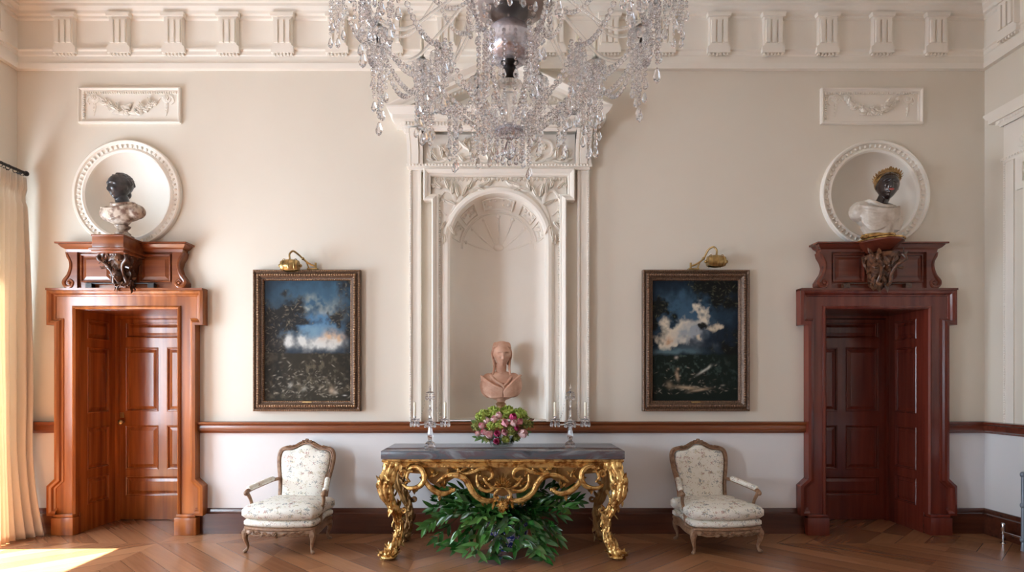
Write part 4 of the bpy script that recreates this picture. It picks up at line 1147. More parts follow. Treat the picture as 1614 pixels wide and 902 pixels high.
    if which == 1:
        for (cx_, cy_, sx, sy, an, c_) in ((.29, .21, .018, .05, .2, (.45, .33, .22)), (.30, .265, .014, .014, 0, (.42, .30, .2)), (.40, .11, .12, .018, -.08, (.48, .36, .24)), (.60, .25, .08, .012, .55, (.55, .55, .48)), (.66, .28, .03, .012, .9, (.5, .5, .42)), (.20, .13, .03, .04, .4, (.24, .19, .13)), (.28, .36, .02, .015, .3, (.5, .45, .38)), (.55, .09, .10, .012, .15, (.42, .32, .22))):
            du, dv = (U - cx_), (V - cy_) * 1.35; a_, b_ = du * math.cos(an) + dv * math.sin(an), -du * math.sin(an) + dv * math.cos(an)
            vol = blend(vol, c_, np.exp(-(a_ / sx) ** 2 - (b_ / sy) ** 2) * .85)
    else:
        for (cx_, cy_, sx, sy, an, c_) in ((.78, .085, .03, .035, .5, (.42, .33, .24)), (.82, .07, .025, .02, 0, (.40, .36, .30)), (.93, .045, .02, .006, 0, (.6, .6, .55)), (.46, .10, .03, .02, .7, (.30, .30, .26)), (.30, .13, .02, .03, -.4, (.30, .30, .27))):
            du, dv = (U - cx_), (V - cy_) * 1.35; a_, b_ = du * math.cos(an) + dv * math.sin(an), -du * math.sin(an) + dv * math.cos(an)
            vol = blend(vol, c_, np.exp(-(a_ / sx) ** 2 - (b_ / sy) ** 2) * .8)
    ix0, ix1, iz0, iz1 = X0 + .10, X1 - .10, Z0 + .10, Z1 - .10
    me = bpy.data.meshes.new('canvas')
    co = [(lerp(ix0, ix1, i / (nx - 1)), -.02, lerp(iz0, iz1, j / (nz - 1))) for j in range(nz) for i in range(nx)]
    fc = [(j * nx + i, j * nx + i + 1, (j + 1) * nx + i + 1, (j + 1) * nx + i) for j in range(nz - 1) for i in range(nx - 1)]
    # give the canvas its stretcher depth
    nb = len(co); rim = [j * nx for j in range(nz)]
    co += [(ix0, -.002, iz0), (ix1, -.002, iz0), (ix1, -.002, iz1), (ix0, -.002, iz1)]
    fc += [(0, nb, nb + 1, nx - 1), (nx - 1, nb + 1, nb + 2, nb - 1), (nb - 1, nb + 2, nb + 3, nb - nx), (nb - nx, nb + 3, nb, 0)]
    me.from_pydata(co, [], fc)
    ca = me.color_attributes.new('paint', 'FLOAT_COLOR', 'POINT')
    arr = np.ones((len(co), 4), dtype=np.float32); arr[:nx * nz, :3] = np.clip(vol, 0, 1).reshape(-1, 3); arr[nx * nz:, :3] = .05
    ca.data.foreach_set('color', arr.ravel())
    m, nt, p = base_mat('oil_paint_%d' % which); at_ = N(nt, 'ShaderNodeVertexColor', layer_name='paint'); nt.links.new(at_.outputs[0], p.inputs['Base Color']); p.inputs['Roughness'].default_value = .55; p.inputs['Specular IOR Level'].default_value = .12
    mobj('canvas', me, m, e, 0)
    return e
painting(-2.455, -1.408, 1.20, 2.582, 0, 'dark framed landscape with blue sky and white clouds, hung between left door and niche')
painting(1.352, 2.395, 1.20, 2.582, 1, 'dark framed stormy landscape with white clouds, hung between niche and right door')
def picture_light(X, Zs, label, sg):
    e = thing('picture_light', label, 'picture light', (X, -.04, 2.58), 'brass picture lights')
    cx, cy, cz = X, -.16, Zs
    mb = MB(); rows = []
    for k in range(17):
        u = k / 16; xx = cx - .082 + .164 * u; rr_ = .050 + .014 * math.sin(pi * u)
        rows.append([Vector((xx, cy + rr_ * math.cos(a), cz + rr_ * math.sin(a))) for a in [-1.0 + (pi + 2.0) * q / 24 for q in range(25)]])
    mb.grid(rows)
    for s in (0, -1): mb.b.faces.new([mb.b.verts.new(p) for p in rows[s]])
    for xx in (-.055, 0, .055): mb.tube([Vector((cx + xx, cy + .066 * math.cos(a), cz + .066 * math.sin(a))) for a in [-.9 + (pi + 1.8) * q / 24 for q in range(25)]], .004, 6)
    mb.obj('lamp_shade', M['brass'], e, 50)
    for s in (-1, 1):
        mb = MB(); mb.ell((cx + s * .10, cy, cz), (.015, .017, .017)); mb.tube([(cx + s * .08, cy, cz), (cx + s * .10, cy, cz)], .008, 8); mb.obj('end_knob', M['brass'], e, 60)
    zt = 2.585
    mb = MB()
    mb.tube(spline([(cx + sg * .21, -.05, zt + .03), (cx + sg * .15, -.06, zt + .055), (cx + sg * .095, -.08, zt + .10), (cx + sg * .06, -.11, cz + .12), (cx + sg * .02, -.14, cz + .145), (cx - sg * .01, -.15, cz + .11), (cx, cy, cz + .055)], 8), .009, 8)
    mb.tube([(cx + sg * .21, -.05, zt), (cx + sg * .21, -.05, zt + .065)], .011, 8); mb.tube([(cx + sg * .15, -.06, zt), (cx + sg * .12, -.06, zt + .08)], .007, 8)
    mb.ell((cx + sg * .095, -.08, zt + .10), (.016, .016, .016)); mb.box(cx + sg * .18 - .05, cx + sg * .18 + .05, -.065, -.0, zt - .002, zt + .012)
    mb.obj('curved_arm', M['brass'], e, 50)
picture_light(-2.054, 2.60, 'brass picture light on the left landscape painting', 1)
picture_light(2.03, 2.64, 'brass picture light on the right landscape painting', -1)

# ------------------------------------------------------------------ gilt console table
TX = (792.5 - 795) * 5.15 / 960
TF, TBK, TH = -.85, -.205, .90
def console_table():
    e = thing('console_table', 'rococo gilt console table with grey marble top below the niche', 'table', (TX, (TF + TBK) / 2, 0))
    hw = 1.033
    mb = MB(); mb.box(TX - hw, TX + hw, TF, TBK, TH - .072, TH, .006); mb.obj('marble_top', M['marble'], e, 30)
    mb = MB(); pth = [(TX - hw + .012, TBK), (TX - hw + .012, TF + .012), (TX + hw - .012, TF + .012), (TX + hw - .012, TBK)][::-1]
    pz = TH - .072
    mb.sweep(pth, [(0, pz), (.0, pz - .006), (.006, pz - .015), (.0, pz - .026), (-.012, pz - .032), (-.02, pz - .05), (-.02, pz - .072), (-.05, pz - .072), (-.05, pz)], False, lambda a, b, t: Vector((a, b, t)))
    mb.obj('top_moulding', M['gold'], e, 30)
    Y = TF + .045
    fp = lambda px, py: ((px - 793) / 188, H + (VY - py) / 188)     # carving laid out on the apron's plane
    mpf = lambda a, b, t: Vector((TX + a, Y - t, b))
    # pierced apron board
    def outline():
        L_ = [(630, 736), (640, 748), (665, 750), (676, 763), (692, 772), (706, 762), (722, 752), (738, 760), (748, 772), (764, 780), (780, 782), (793, 786)]
        return [fp(*p) for p in L_] + [(-fp(*p)[0], fp(*p)[1]) for p in L_[-2::-1]]
    ol = outline()
    mb = MB(); mb.prism(ol, mpf, -.02, .0); 
    # side rails
    for sg in (-1, 1):
        mb.box(TX + sg * .95 - .012, TX + sg * .95 + .012, Y + .04, TBK - .06, TH - .22, TH - .12)
    mb.box(TX - .93, TX + .93, TBK - .06, TBK - .04, TH - .20, TH - .12)
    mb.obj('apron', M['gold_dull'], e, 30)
    r = random.Random(21)
    for sg in (-1, 1):
        m2 = lambda a, b, t, sg=sg: Vector((TX + sg * a * -1, Y - t, b))
        def T(mb, pts, rad, t=.02, dt=0, **k):
            rad = [x * 1.22 for x in rad]
            q = [fp(*p) for p in pts]; sp = spline([(x, z, 0) for x, z in q], 7); n = len(sp)
            mb.tube([m2(v.x * -1 * -1 * -1, v.y, t + dt * math.sin(pi * i / (n - 1))) for i, v in enumerate(sp)], rads(rad, n), 8, **k)
            # beaded raised edge for the carver's double line
            mb.tube([m2(-v.x, v.y + rads(rad, n)[i] * .55, t + rads(rad, n)[i] * .7 + dt * math.sin(pi * i / (n - 1))) for i, v in enumerate(sp)], [x * .33 for x in rads(rad, n)], 6)
        Lf = lambda mb, px, py, ang, ln, wd=.03, t=.02, th_=.03: relief_leaf(mb, -fp(px, py)[0], fp(px, py)[1], ang, ln, wd, lambda a, b, t_: m2(a, b, t_), t, th_)
        # the ring scroll beside the leg
        mb = MB()
        T(mb, [(643, 742), (650, 738), (660, 739), (667, 747), (668, 757), (663, 766), (653, 771), (641, 771), (634, 766)], [.012, .017, .020, .021, .021, .020, .017, .014, .010], .03, .02)
        T(mb, [(645, 762), (640, 755), (643, 746), (650, 745)], [.008, .012, .012, .008], .03)
        mb.obj('ring_scroll', M['gold'], e, 60)
        # long hanging scroll
        mb = MB()
        T(mb, [(665, 750), (672, 764), (682, 774), (694, 780), (706, 779), (716, 773)], [.012, .018, .021, .021, .017, .009], .03, .01)
        T(mb, [(688, 762), (697, 755), (708, 751), (722, 751), (733, 757), (740, 767), (745, 777), (754, 786), (765, 791), (777, 791), (786, 785)], [.008, .014, .019, .022, .023, .023, .022, .022, .022, .018, .012], .035, .015)
        mb.obj('garland_scroll', M['gold'], e, 60)
        mb = MB()
        T(mb, [(720, 745), (733, 748), (746, 746), (757, 741), (768, 740), (775, 745), (776, 753), (770, 758)], [.006, .010, .013, .014, .015, .014, .012, .009], .035, .01)
        T(mb, [(752, 750), (752, 762), (758, 772), (768, 776), (778, 772), (783, 762)], [.008, .012, .014, .014, .012, .008], .04, .01)
        T(mb, [(762, 755), (768, 764), (778, 770), (790, 772)], [.006, .010, .011, .008], .05)
        mb.obj('cartouche_scroll', M['gold'], e, 60)
        mb = MB()
        for px, py, an, ln in ((684, 750, .9, .06), (684, 752, 2.4, .05), (684, 750, -.6, .05), (700, 770, 1.7, .06), (700, 770, .7, .05), (716, 775, .4, .05), (716, 773, -.8, .05), (725, 745, 2.8, .06), (735, 757, -1.8, .04), (741, 772, -1.9, .05), (750, 784, -2.2, .05), (760, 791, -1.8, .05), (692, 784, -1.6, .04), (668, 757, .3, .04), (650, 771, -1.8, .05), (656, 771, -1.2, .04), (780, 792, -1.3, .07), (786, 800, -1.9, .06), (768, 790, -1.5, .04), (757, 752, 1.2, .05), (765, 768, .6, .07), (772, 765, 1.0, .08), (706, 750, 1.6, .05), (722, 742, .3, .05), (745, 742, -.5, .05), (634, 766, 2.6, .05), (640, 740, 2.2, .04)):
            Lf(mb, px, py, an if sg > 0 else an, ln * 1.15, .034)
            mb.ell(m2(-fp(px, py)[0], fp(px, py)[1], .035), (.014, .012, .014), None, 1)
        mb.obj('acanthus_leaves', M['gold'], e, 60)
    # central shell and pendant blossom
    mb = MB()
    for k in range(9):
        an = pi / 2 + (k - 4) * .36; a, b = fp(793, 768)
        relief_leaf(mb, a, b, an, .12 - abs(k - 4) * .012, .034, mpf, .045, .05)
    relief_flower(mb, fp(793, 766)[0], fp(793, 766)[1], .03, mpf, .06)
    a, b = fp(793, 797)
    for k in range(8): relief_leaf(mb, a, b, k * pi / 4 + .2, .062, .045, mpf, .045, .045)
    relief_flower(mb, a, b - .005, .036, mpf, .06, 6)
    relief_leaf(mb, a, b - .03, -pi / 2, .06, .04, mpf, .04, .04)
    for sg in (-1, 1): relief_tube(mb, [fp(793 + sg * 6, 772), fp(793 + sg * 13, 782), fp(793 + sg * 8, 792)], [.01, .014, .01], mpf, .05)
    mb.obj('shell_cartouche', M['gold'], e, 60)
    # legs
    def leg(sx, front, m):
        o = Vector((TX + sx * .90, (TF + .07) if front else (TBK - .09), 0))
        mb = MB(); q = 1 if front else -.12
        def V(out, fwd, z): return o + Vector((sx * out, -fwd * (1 if front else .18), z))
        ctr = [V(.035, .0, .80), V(.06, .03, .72), V(.085, .075, .62), V(.075, .07, .52), V(.03, .03, .42), V(-.005, .0, .32), V(-.015, -.01, .22), V(-.0, .02, .13), V(.04, .09, .06), V(.055, .13, .035)]
        sp = spline(ctr, 6); n = len(sp)
        rd = rads([.060, .062, .060, .050, .042, .036, .032, .034, .050, .030], n)
        mb.tube(sp, rd, 12)
        for off, k_ in (((sx * .75, -.7), .55), ((-sx * .85, -.5), .5), ((0, -1.0), .35), ((sx * .9, .5), .45)):
            mb.tube([p + Vector((off[0] * rd[i] * .8, off[1] * rd[i] * .8, 0)) for i, p in enumerate(sp)], [x * k_ * (1 + .2 * math.sin(i * .8)) for i, x in enumerate(rd)], 8)
        rg = random.Random(5 if front else 6)
        # knee scroll, shell edge and acanthus leaves
        for (o2, f2, z, a0, tr, rr_) in ((.105, .09, .60, 0, 1.2, .045), (.06, .06, .46, pi, 1.1, .035), (-.055, .02, .39, .5, 1.0, .028), (-.05, .03, .70, 2.0, 1.2, .035)):
            c = V(o2, f2, z); mb.tube([c + Vector((sx * math.cos(a0 + tr * 2 * pi * k / 14), 0, math.sin(a0 + tr * 2 * pi * k / 14))) * lerp(rr_ * .35, rr_, k / 14) for k in range(15)], .013, 6)
        for k in range(58):
            i = rg.randrange(2, n - 3); p = sp[i]; a = rg.uniform(-pi, .15) - pi * .0
            nrm = Vector((math.cos(a), -abs(math.sin(a)), .1))
            up = rg.choice((1, 1, -1)); d = nrm * .12 + Vector((rg.uniform(-.5, .5), -.05, up))
            mb.leaf(p + nrm * rd[i] * 1.0, d, nrm, rg.uniform(.05, .09), .036, rg.uniform(-.35, .5), fold=.5)
            if k % 2 == 0: mb.ell(p + nrm * rd[i] * 1.15, (.013, .013, .018), None, 1)
        # scrolled foot with leaves rising
        f = V(.055, .115, .0)
        mb.ell(f + Vector((0, 0, .022)), (.07, .075 if front else .05, .022), None, 3)
        mb.tube([f + Vector((sx * .05, -.02 if front else 0, .03)) + Vector((sx * math.cos(a), 0, math.sin(a))) * .03 for a in [k * .5 for k in range(12)]], .014, 6)
        for k in range(9):
            a = k / 9 * 2 * pi; mb.leaf(f + Vector((math.cos(a) * .05, math.sin(a) * .05, .02)), Vector((math.cos(a) * .5, math.sin(a) * .5, 1)), Vector((math.cos(a), math.sin(a), 0)), .075, .035, -.4, fold=.5)
        # capital under the slab
        mb.box(o.x + sx * .035 - .075, o.x + sx * .035 + .075, o.y - .055, o.y + .055, .765, .80, .008)
        for k in range(5): mb.leaf(V(.035, .055, .79) + Vector(((k - 2) * .034, 0, 0)), (0, -.3, -1), (0, -1, .2), .07, .032, -.2, fold=.4)
        return mb.obj('leg', m, e, 55)
    for sx in (-1, 1): leg(sx, True, M['gold'])
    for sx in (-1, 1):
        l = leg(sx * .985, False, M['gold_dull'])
console_table()

# ------------------------------------------------------------------ crystal candelabra on the table
def drop(mb, top, ln, r=.006):
    r *= 1.5; ln *= 1.15
    x, y, z = top
    mb.tube([(x, y, z), (x, y, z - .004)], .0008, 4)
    mb.lathe([(0, 0), (r * .7, -r * .8), (0, -r * 1.6)], c=(x, y, z - .003), seg=6)
    mb.lathe([(0, 0), (r * .6, -ln * .25), (r, -ln * .62), (r * .4, -ln * .9), (0, -ln)], c=(x, y, z - .003 - r * 1.6), seg=6)
def candelabrum(X, Y, lab, labs):
    Z = TH + .0015
    e = thing('crystal_candelabrum', lab, 'candelabrum', (X, Y, Z), 'crystal candelabra on the marble top')
    mb = MB()
    mb.lathe([(0, 0), (.052, 0), (.054, .008), (.045, .016), (.040, .024), (.044, .034), (.036, .046), (.020, .056), (.014, .07)], c=(X, Y, Z), seg=10)
    mb.obj('base', M['crystal'], e, 25)
    mb = MB(); mb.lathe([(.016, .068), (.024, .085), (.026, .12), (.019, .16), (.016, .185), (.028, .195), (.026, .205), (.014, .215), (.012, .23)], c=(X, Y, Z), seg=8)
    mb.obj('stem', M['crystal'], e, 25)
    mb = MB(); mb.lathe([(.0, .226), (.022, .228), (.048, .232), (.05, .238), (.012, .240)], c=(X, Y, Z), seg=16)
    hub = mb.obj('drip_dish', M['crystal'], e, 30)
    for k in range(10):
        a = 2 * pi * k / 10; mb = MB(); drop(mb, (X + .047 * math.cos(a), Y + .047 * math.sin(a), Z + .231), .035); mb.obj('drop', M['crystal'], hub, 20)
    mb = MB(); mb.lathe([(.014, .238), (.022, .25), (.012, .266), (.010, .30), (.016, .33), (.009, .345), (.008, .38), (.014, .41), (.008, .425), (.007, .48), (.012, .495)], c=(X, Y, Z), seg=8)
    mb.obj('spire', M['crystal'], e, 25)
    mb = MB(); mb.lathe([(0, .50), (.02, .498), (.036, .488), (.038, .483), (.006, .492)], c=(X, Y, Z), seg=16)
    cn = mb.obj('canopy', M['crystal'], e, 30)
    for k in range(8):
        a = 2 * pi * k / 8; mb = MB(); drop(mb, (X + .036 * math.cos(a), Y + .036 * math.sin(a), Z + .482), .04); mb.obj('drop', M['crystal'], cn, 20)
    mb = MB(); mb.lathe([(.004, .498), (.010, .508), (.006, .518), (.012, .530), (.010, .545), (.003, .565), (0, .580)], c=(X, Y, Z), seg=8); mb.obj('finial', M['crystal'], e, 25)
    mb = MB(); mb.lathe([(.008, .518), (.010, .522), (.008, .526)], c=(X, Y, Z), seg=10); mb.lathe([(.014, .212), (.016, .218), (.014, .224)], c=(X, Y, Z), seg=10); mb.obj('silver_collar', M['chrome'], e)
    for i, sg in enumerate((-1, 1)):
        mb = MB(); tip = Vector((X + sg * .135, Y - .01, Z + .245))
        mb.tube(spline([(X, Y, Z + .235), (X + sg * .045, Y - .003, Z + .21), (X + sg * .10, Y - .006, Z + .205), (X + sg * .132, Y - .01, Z + .225), tip], 6), .0065, 8)
        ar = mb.obj('arm', M['crystal'], e, 60)
        mb = MB(); mb.lathe([(0, 0), (.018, .001), (.040, .007), (.041, .011), (.012, .008), (0, .008)], c=tip, seg=16); mb.lathe([(.006, .008), (.010, .014), (.013, .024), (.013, .032), (.009, .032)], c=tip, seg=10)
        mb.obj('drip_pan', M['crystal'], ar, 30)
        mb = MB(); mb.lathe([(0, .012), (.011, .012), (.0125, .026), (.0125, .034), (.0, .034)], c=tip, seg=12); mb.obj('candle_socket', M['chrome'], ar, 30)
        for k in range(8):
            a = 2 * pi * k / 8; mb = MB(); drop(mb, (tip.x + .038 * math.cos(a), tip.y + .038 * math.sin(a), tip.z + .006), .045, .0065); mb.obj('drop', M['crystal'], ar, 20)
        n = 9                                             # bead swag from arm tip to the spire
        for k in range(1, n):
            pass
        mb = MB()
        for k in range(16):
            u = k / 15; p = Vector((X + sg * .034 * (1 - u) + sg * .128 * u, Y - .01, Z + .485 + (.26 - .485) * u - .10 * math.sin(pi * u)))
            mb.ell(p, (.0042,) * 3, None, 1)
        mb.obj('bead_swag', M['crystal'], e, 0)
        mb = MB(); mb.lathe([(0, 0), (.0115, 0), (.011, .118), (.006, .124), (0, .124)], c=(tip.x, tip.y, tip.z + .0345), seg=14)
        cnd = mb.obj('candle', M['wax'], None, 50, loc=None)
        tag(cnd, labs[i], 'candle', 'cream candles in the crystal candelabra')
        wk = MB(); wk.tube([(tip.x, tip.y, tip.z + .157), (tip.x + .001, tip.y, tip.z + .168)], .0012, 5); wk.obj('wick', M['black'], cnd)
d_ = 5.42
candelabrum((678 - 795) * d_ / 960 + .0, d_ - 6, 'crystal candelabrum on the marble top left of the flowers', ['cream candle in the left arm of the left candelabrum', 'cream candle in the right arm of the left candelabrum'])
candelabrum((898.5 - 795) * d_ / 960, d_ - 6, 'crystal candelabrum on the marble top right of the flowers', ['cream candle in the left arm of the right candelabrum', 'cream candle in the right arm of the right candelabrum'])

# ------------------------------------------------------------------ flowers
FD = 5.40; FX = (791 - 795) * FD / 960; FY = FD - 6; FZ = TH + .0015
mb = MB(); mb.lathe([(0, 0), (.07, 0), (.085, .006), (.105, .03), (.115, .06), (.11, .09), (.105, .10), (.101, .10), (.106, .088), (.110, .06), (.10, .033), (.08, .012), (0, .010)], c=(FX, FY, FZ), seg=40)
vase = mb.obj('glass_vase', M['glass'], None, 60); tag(vase, 'round clear glass bowl holding the flowers on the marble top', 'vase')
mb = MB(); mb.lathe([(0, .012), (.078, .014), (.098, .034), (.108, .06), (.107, .07), (0, .07)], c=(FX, FY, FZ), seg=40)
mb.obj('water', M['glass'], vase, 60)
def fpos(px, py, dy=0): return at(px, py, FD + dy)
def tulip(px, py, dy, r, m, label, group='pink tulips in the glass bowl', nod=0.0):
    r *= 1.28
    p = fpos(px, py, dy); r_ = random.Random(int(px * 31 + py))
    mb = MB()
    ax = (p - Vector((FX, FY, FZ + .05))).normalized(); ax = (ax + Vector((0, -.5, .1))).normalized()
    s0 = ax.orthogonal().normalized(); s1 = ax.cross(s0)
    for k in range(6):
        a = k * pi / 3 + r_.random() * .3; dr = s0 * math.cos(a) + s1 * math.sin(a); rr_ = r * (.80 if k % 2 else .92)
        rows = []
        for i in range(6):
            u = i / 5; out = rr_ * (math.sin(min(u * 1.25, 1) * pi / 2) * (1 - .42 * max(0, u - .5) * 2)); ww = rr_ * .85 * math.sin(pi * min(.97, u * .86 + .10))
            c = p + ax * (r * (-.9 + 2.0 * u)) + dr * out; sd = ax.cross(dr)
            rows.append([c - sd * ww - dr * ww * .25, c + dr * .0, c + sd * ww - dr * ww * .25])
        mb.grid(rows)
    o = mb.obj('tulip', m, None, 180); tag(o, label, 'flower', group)
    b0 = Vector((FX + (p.x - FX) * .25, FY + (p.y - FY) * .25, FZ + .03)); st = p - ax * r * .85
    mid = b0.lerp(st, .55) + Vector((0, 0, .025))
    mb = MB(); mb.tube(spline([b0, mid, st], 5), .003, 5); mb.obj('stem', M['stem'], o)
    return o
T_ = [
 (768, 665, -.02, .030, 'palepink', 'pale pink tulip at the upper left of the bouquet'),
 (760, 672, -.06, .026, 'pink', 'pink tulip low on the left side, beside the tall pale one'),
 (763, 682, -.08, .024, 'pink', 'small pink tulip at the lower left of the bouquet'),
 (772, 686, -.12, .034, 'palepink', 'large pale pink tulip low and left of the centre'),
 (779, 662, -.10, .028, 'palepink', 'pale pink tulip above the centre left of the bouquet'),
 (786, 656, -.08, .027, 'palepink', 'pale pink tulip near the top of the bouquet'),
 (796, 668, -.14, .030, 'pink', 'pink tulip in the very centre of the bouquet'),
 (795, 682, -.14, .028, 'pink', 'pink tulip just below the centre of the bouquet'),
 (808, 659, -.10, .031, 'magenta', 'deep magenta tulip at the upper right'),
 (809, 668, -.13, .029, 'palepink', 'pale pink tulip under the magenta one'),
 (818, 666, -.08, .028, 'pink', 'pink tulip right of the magenta one'),
 (823, 684, -.10, .036, 'palepink', 'large pale pink tulip at the lower right edge'),
 (784, 684, -.15, .028, 'magenta', 'dark magenta tulip low in the middle'),
 (783, 696, -.15, .027, 'magenta', 'magenta tulip hanging over the rim of the bowl'),
 (754, 684, -.04, .022, 'palepink', 'small pale tulip at the far left edge of the bouquet'),
 (813, 676, -.12, .022, 'magenta', 'small magenta bud among the tulips on the right'),
]
for px, py, dy, r, m, lab in T_: tulip(px, py, dy, r, M[m], lab)
def bloom(px, py, dy, r, m, label, seed):
    r *= 1.22
    p = fpos(px, py, dy); g = random.Random(seed); mb = MB()
    mb.ell(p, (r * .66,) * 3, None, 2)
    for k in range(90):
        a = g.uniform(0, 2 * pi); c = g.uniform(-.6, 1); s = math.sqrt(1 - c * c); n = Vector((s * math.cos(a), s * math.sin(a), c))
        for q in range(2):
            d = (n.orthogonal().normalized() * math.cos(q * 1.6 + k) + n.cross(n.orthogonal().normalized()) * math.sin(q * 1.6 + k)) + n * .5
            mb.leaf(p + n * r * .70, d + n * g.uniform(0, .8), n, r * g.uniform(.4, .65), r * .26, .3, 3)
    o = mb.obj('green_bloom', m, None, 0); tag(o, label, 'flower', 'green blooms in the glass bowl')
    b0 = Vector((FX + (p.x - FX) * .2, FY + (p.y - FY) * .2, FZ + .03)); mb = MB(); mb.tube(spline([b0, b0.lerp(p, .6) + Vector((0, 0, .015)), p], 4), .003, 5); mb.obj('stem', M['stem'], o)
B_ = [(762, 658, .03, .058, 'lime', 'lime green bloom at the upper left of the bouquet'), (778, 652, .05, .055, 'lime', 'lime green bloom at the top, left of the bust socle'), (800, 651, .06, .055, 'lime', 'lime green bloom at the top of the bouquet, before the bust'),
      (819, 656, .04, .058, 'lime', 'lime green bloom at the upper right of the bouquet'), (830, 668, .0, .050, 'moss', 'olive green bloom at the right edge of the bouquet'), (805, 680, -.12, .040, 'moss', 'olive green bloom low between the two right tulips'),
      (788, 670, -.09, .036, 'lime', 'small green bloom in the middle of the bouquet'), (752, 671, .0, .045, 'moss', 'olive green bloom at the left edge of the bouquet'), (774, 672, -.07, .034, 'lime', 'small green bloom between the left pink tulips'),
      (768, 692, -.07, .030, 'moss', 'small olive bloom at the rim of the bowl, lower left'), (797, 693, -.10, .030, 'lime', 'small green bloom over the rim of the bowl, right of the hanging magenta tulip'), (814, 690, -.06, .030, 'moss', 'small olive bloom at the rim of the bowl, lower right')]
for i, (px, py, dy, r, m, lab) in enumerate(B_): bloom(px, py, dy, r, M[m], lab, 30 + i)
g = random.Random(77)
for i, (px, py, ang, lab) in enumerate(((752, 690, 3.6, 'loose leafy sprig drooping at the lower left of the bowl'), (830, 680, -.8, 'dark leafy sprig drooping at the lower right of the bowl'), (748, 668, 2.9, 'leafy sprig sticking out left of the bouquet'), (812, 690, -1.2, 'leafy sprig under the lower right tulip'), (835, 664, .4, 'reddish-brown leafy sprig at the right edge'))):
    p = fpos(px, py, -.02); mb = MB(); b0 = Vector((FX, FY, FZ + .07)); mb.tube(spline([b0, b0.lerp(p, .5) + Vector((0, 0, .02)), p], 4), .0022, 5)
    for k in range(9):
        q = b0.lerp(p, .55 + k * .055); a = ang + g.uniform(-1, 1); mb.leaf(q, (math.cos(a), -.3, math.sin(a)), (0, -1, .3), .05, .022, .2, 4)
    o = mb.obj('leafy_sprig', M['stem'] if i != 4 else M['wood_gilt'], None, 60); tag(o, lab, 'leaves', 'leafy sprigs in the glass bowl')

# ------------------------------------------------------------------ plant under the table
def plant():
    PX, PY = .03, -.58
    e = thing('potted_plant', 'dark green leafy plant spilling from a blue and white pot under the table', 'plant', (PX, PY, 0))
    mb = MB(); mb.lathe([(0, 0), (.10, 0), (.105, .015), (.12, .03), (.16, .09), (.185, .16), (.185, .22), (.17, .255), (.18, .27), (.17, .275), (.158, .26), (.16, .22), (0, .22)], c=(PX, PY, 0), seg=48)
    mb.obj('pot', M['pot'], e, 50)
    mb = MB(); mb.lathe([(0, .245), (.158, .24), (.158, .225)], c=(PX, PY, 0), seg=32); mb.obj('soil', M['soil'], e, 60)
    g = random.Random(13)
    # tips of the fronds: photograph px, py and depth
    tips = [(672, 828, 5.3), (690, 846, 5.2), (684, 800, 5.35), (700, 780, 5.4), (716, 770, 5.35), (706, 858, 5.15), (722, 862, 5.1), (738, 870, 5.05), (752, 868, 5.0), (742, 820, 5.05), (775, 872, 5.0), (790, 878, 5.0),
            (768, 840, 4.98), (812, 860, 5.0), (828, 852, 5.0), (858, 890, 4.98), (846, 868, 5.0), (862, 862, 5.05), (872, 830, 5.1), (884, 812, 5.2), (896, 800, 5.3), (908, 790, 5.35), (890, 776, 5.4), (868, 770, 5.4), (838, 780, 5.2),
            (812, 800, 5.05), (780, 800, 5.0), (756, 790, 5.1), (730, 790, 5.2), (705, 812, 5.15), (836, 822, 5.02), (800, 830, 4.97), (724, 836, 5.05), (850, 800, 5.15), (880, 795, 5.3), (744, 772, 5.35), (800, 770, 5.45), (770, 764, 5.45), (840, 764, 5.5), (694, 790, 5.5), (880, 850, 5.2), (850, 842, 5.0), (786, 852, 4.97), (712, 800, 5.3), (760, 815, 5.0)]
    for i, (px, py, d) in enumerate(tips):
        tp = at(px, py, d); tp.z = max(tp.z, .03)
        if tp.z > .40: tp = at(px, py, max(d, 5.38)); 
        b = Vector((PX + g.uniform(-.10, .10), PY + g.uniform(-.06, .08), .24))
        mid = b.lerp(tp, .50); mid.z = max(mid.z, .26) + g.uniform(.05, .13); mid.z = min(mid.z, .60); mid.y = max(mid.y, -.74)
        sp = spline([b, mid, tp], 9); n = len(sp)
        for p in sp:
            if p.z > .38: p.y = max(p.y, -.70)
        mb = MB(); mb.tube(sp, rads([.006, .004, .002], n), 5)
        m = M['leaf2'] if i % 4 == 0 or px in (738, 752, 742) else M['leaf']
        for k in range(8, n, 2 if i % 3 else 1):
            t = (sp[min(k + 1, n - 1)] - sp[k - 1]).normalized()
            sd = t.cross(Vector((g.uniform(-.3, .3), .75, .65))); sd = sd.normalized() if sd.length > .1 else Vector((1, 0, 0))
            for s in ((-1, 1) if k < n - 2 else (-1, 0, 1)):
                if g.random() < .08: continue
                dirv = t * .8 + sd * s * .8 + Vector((g.uniform(-.2, .2), g.uniform(-.25, .1), g.uniform(-.25, .15)))
                nrm = Vector((g.uniform(-.6, .6), -.8, g.uniform(.1, 1.0)))
                ln = g.uniform(.10, .15)
                if sp[k].z < .05 and dirv.z < 0: dirv.z = .05
                if sp[k].z + dirv.normalized().z * ln < .01: dirv.z = 0.02
                if sp[k].z > .42: dirv.y = max(dirv.y, -.02)
                mb.leaf(sp[k], dirv, nrm, ln, ln * .30, .12, 5, .3)
        mb.obj('frond', m, e, 180)
plant()
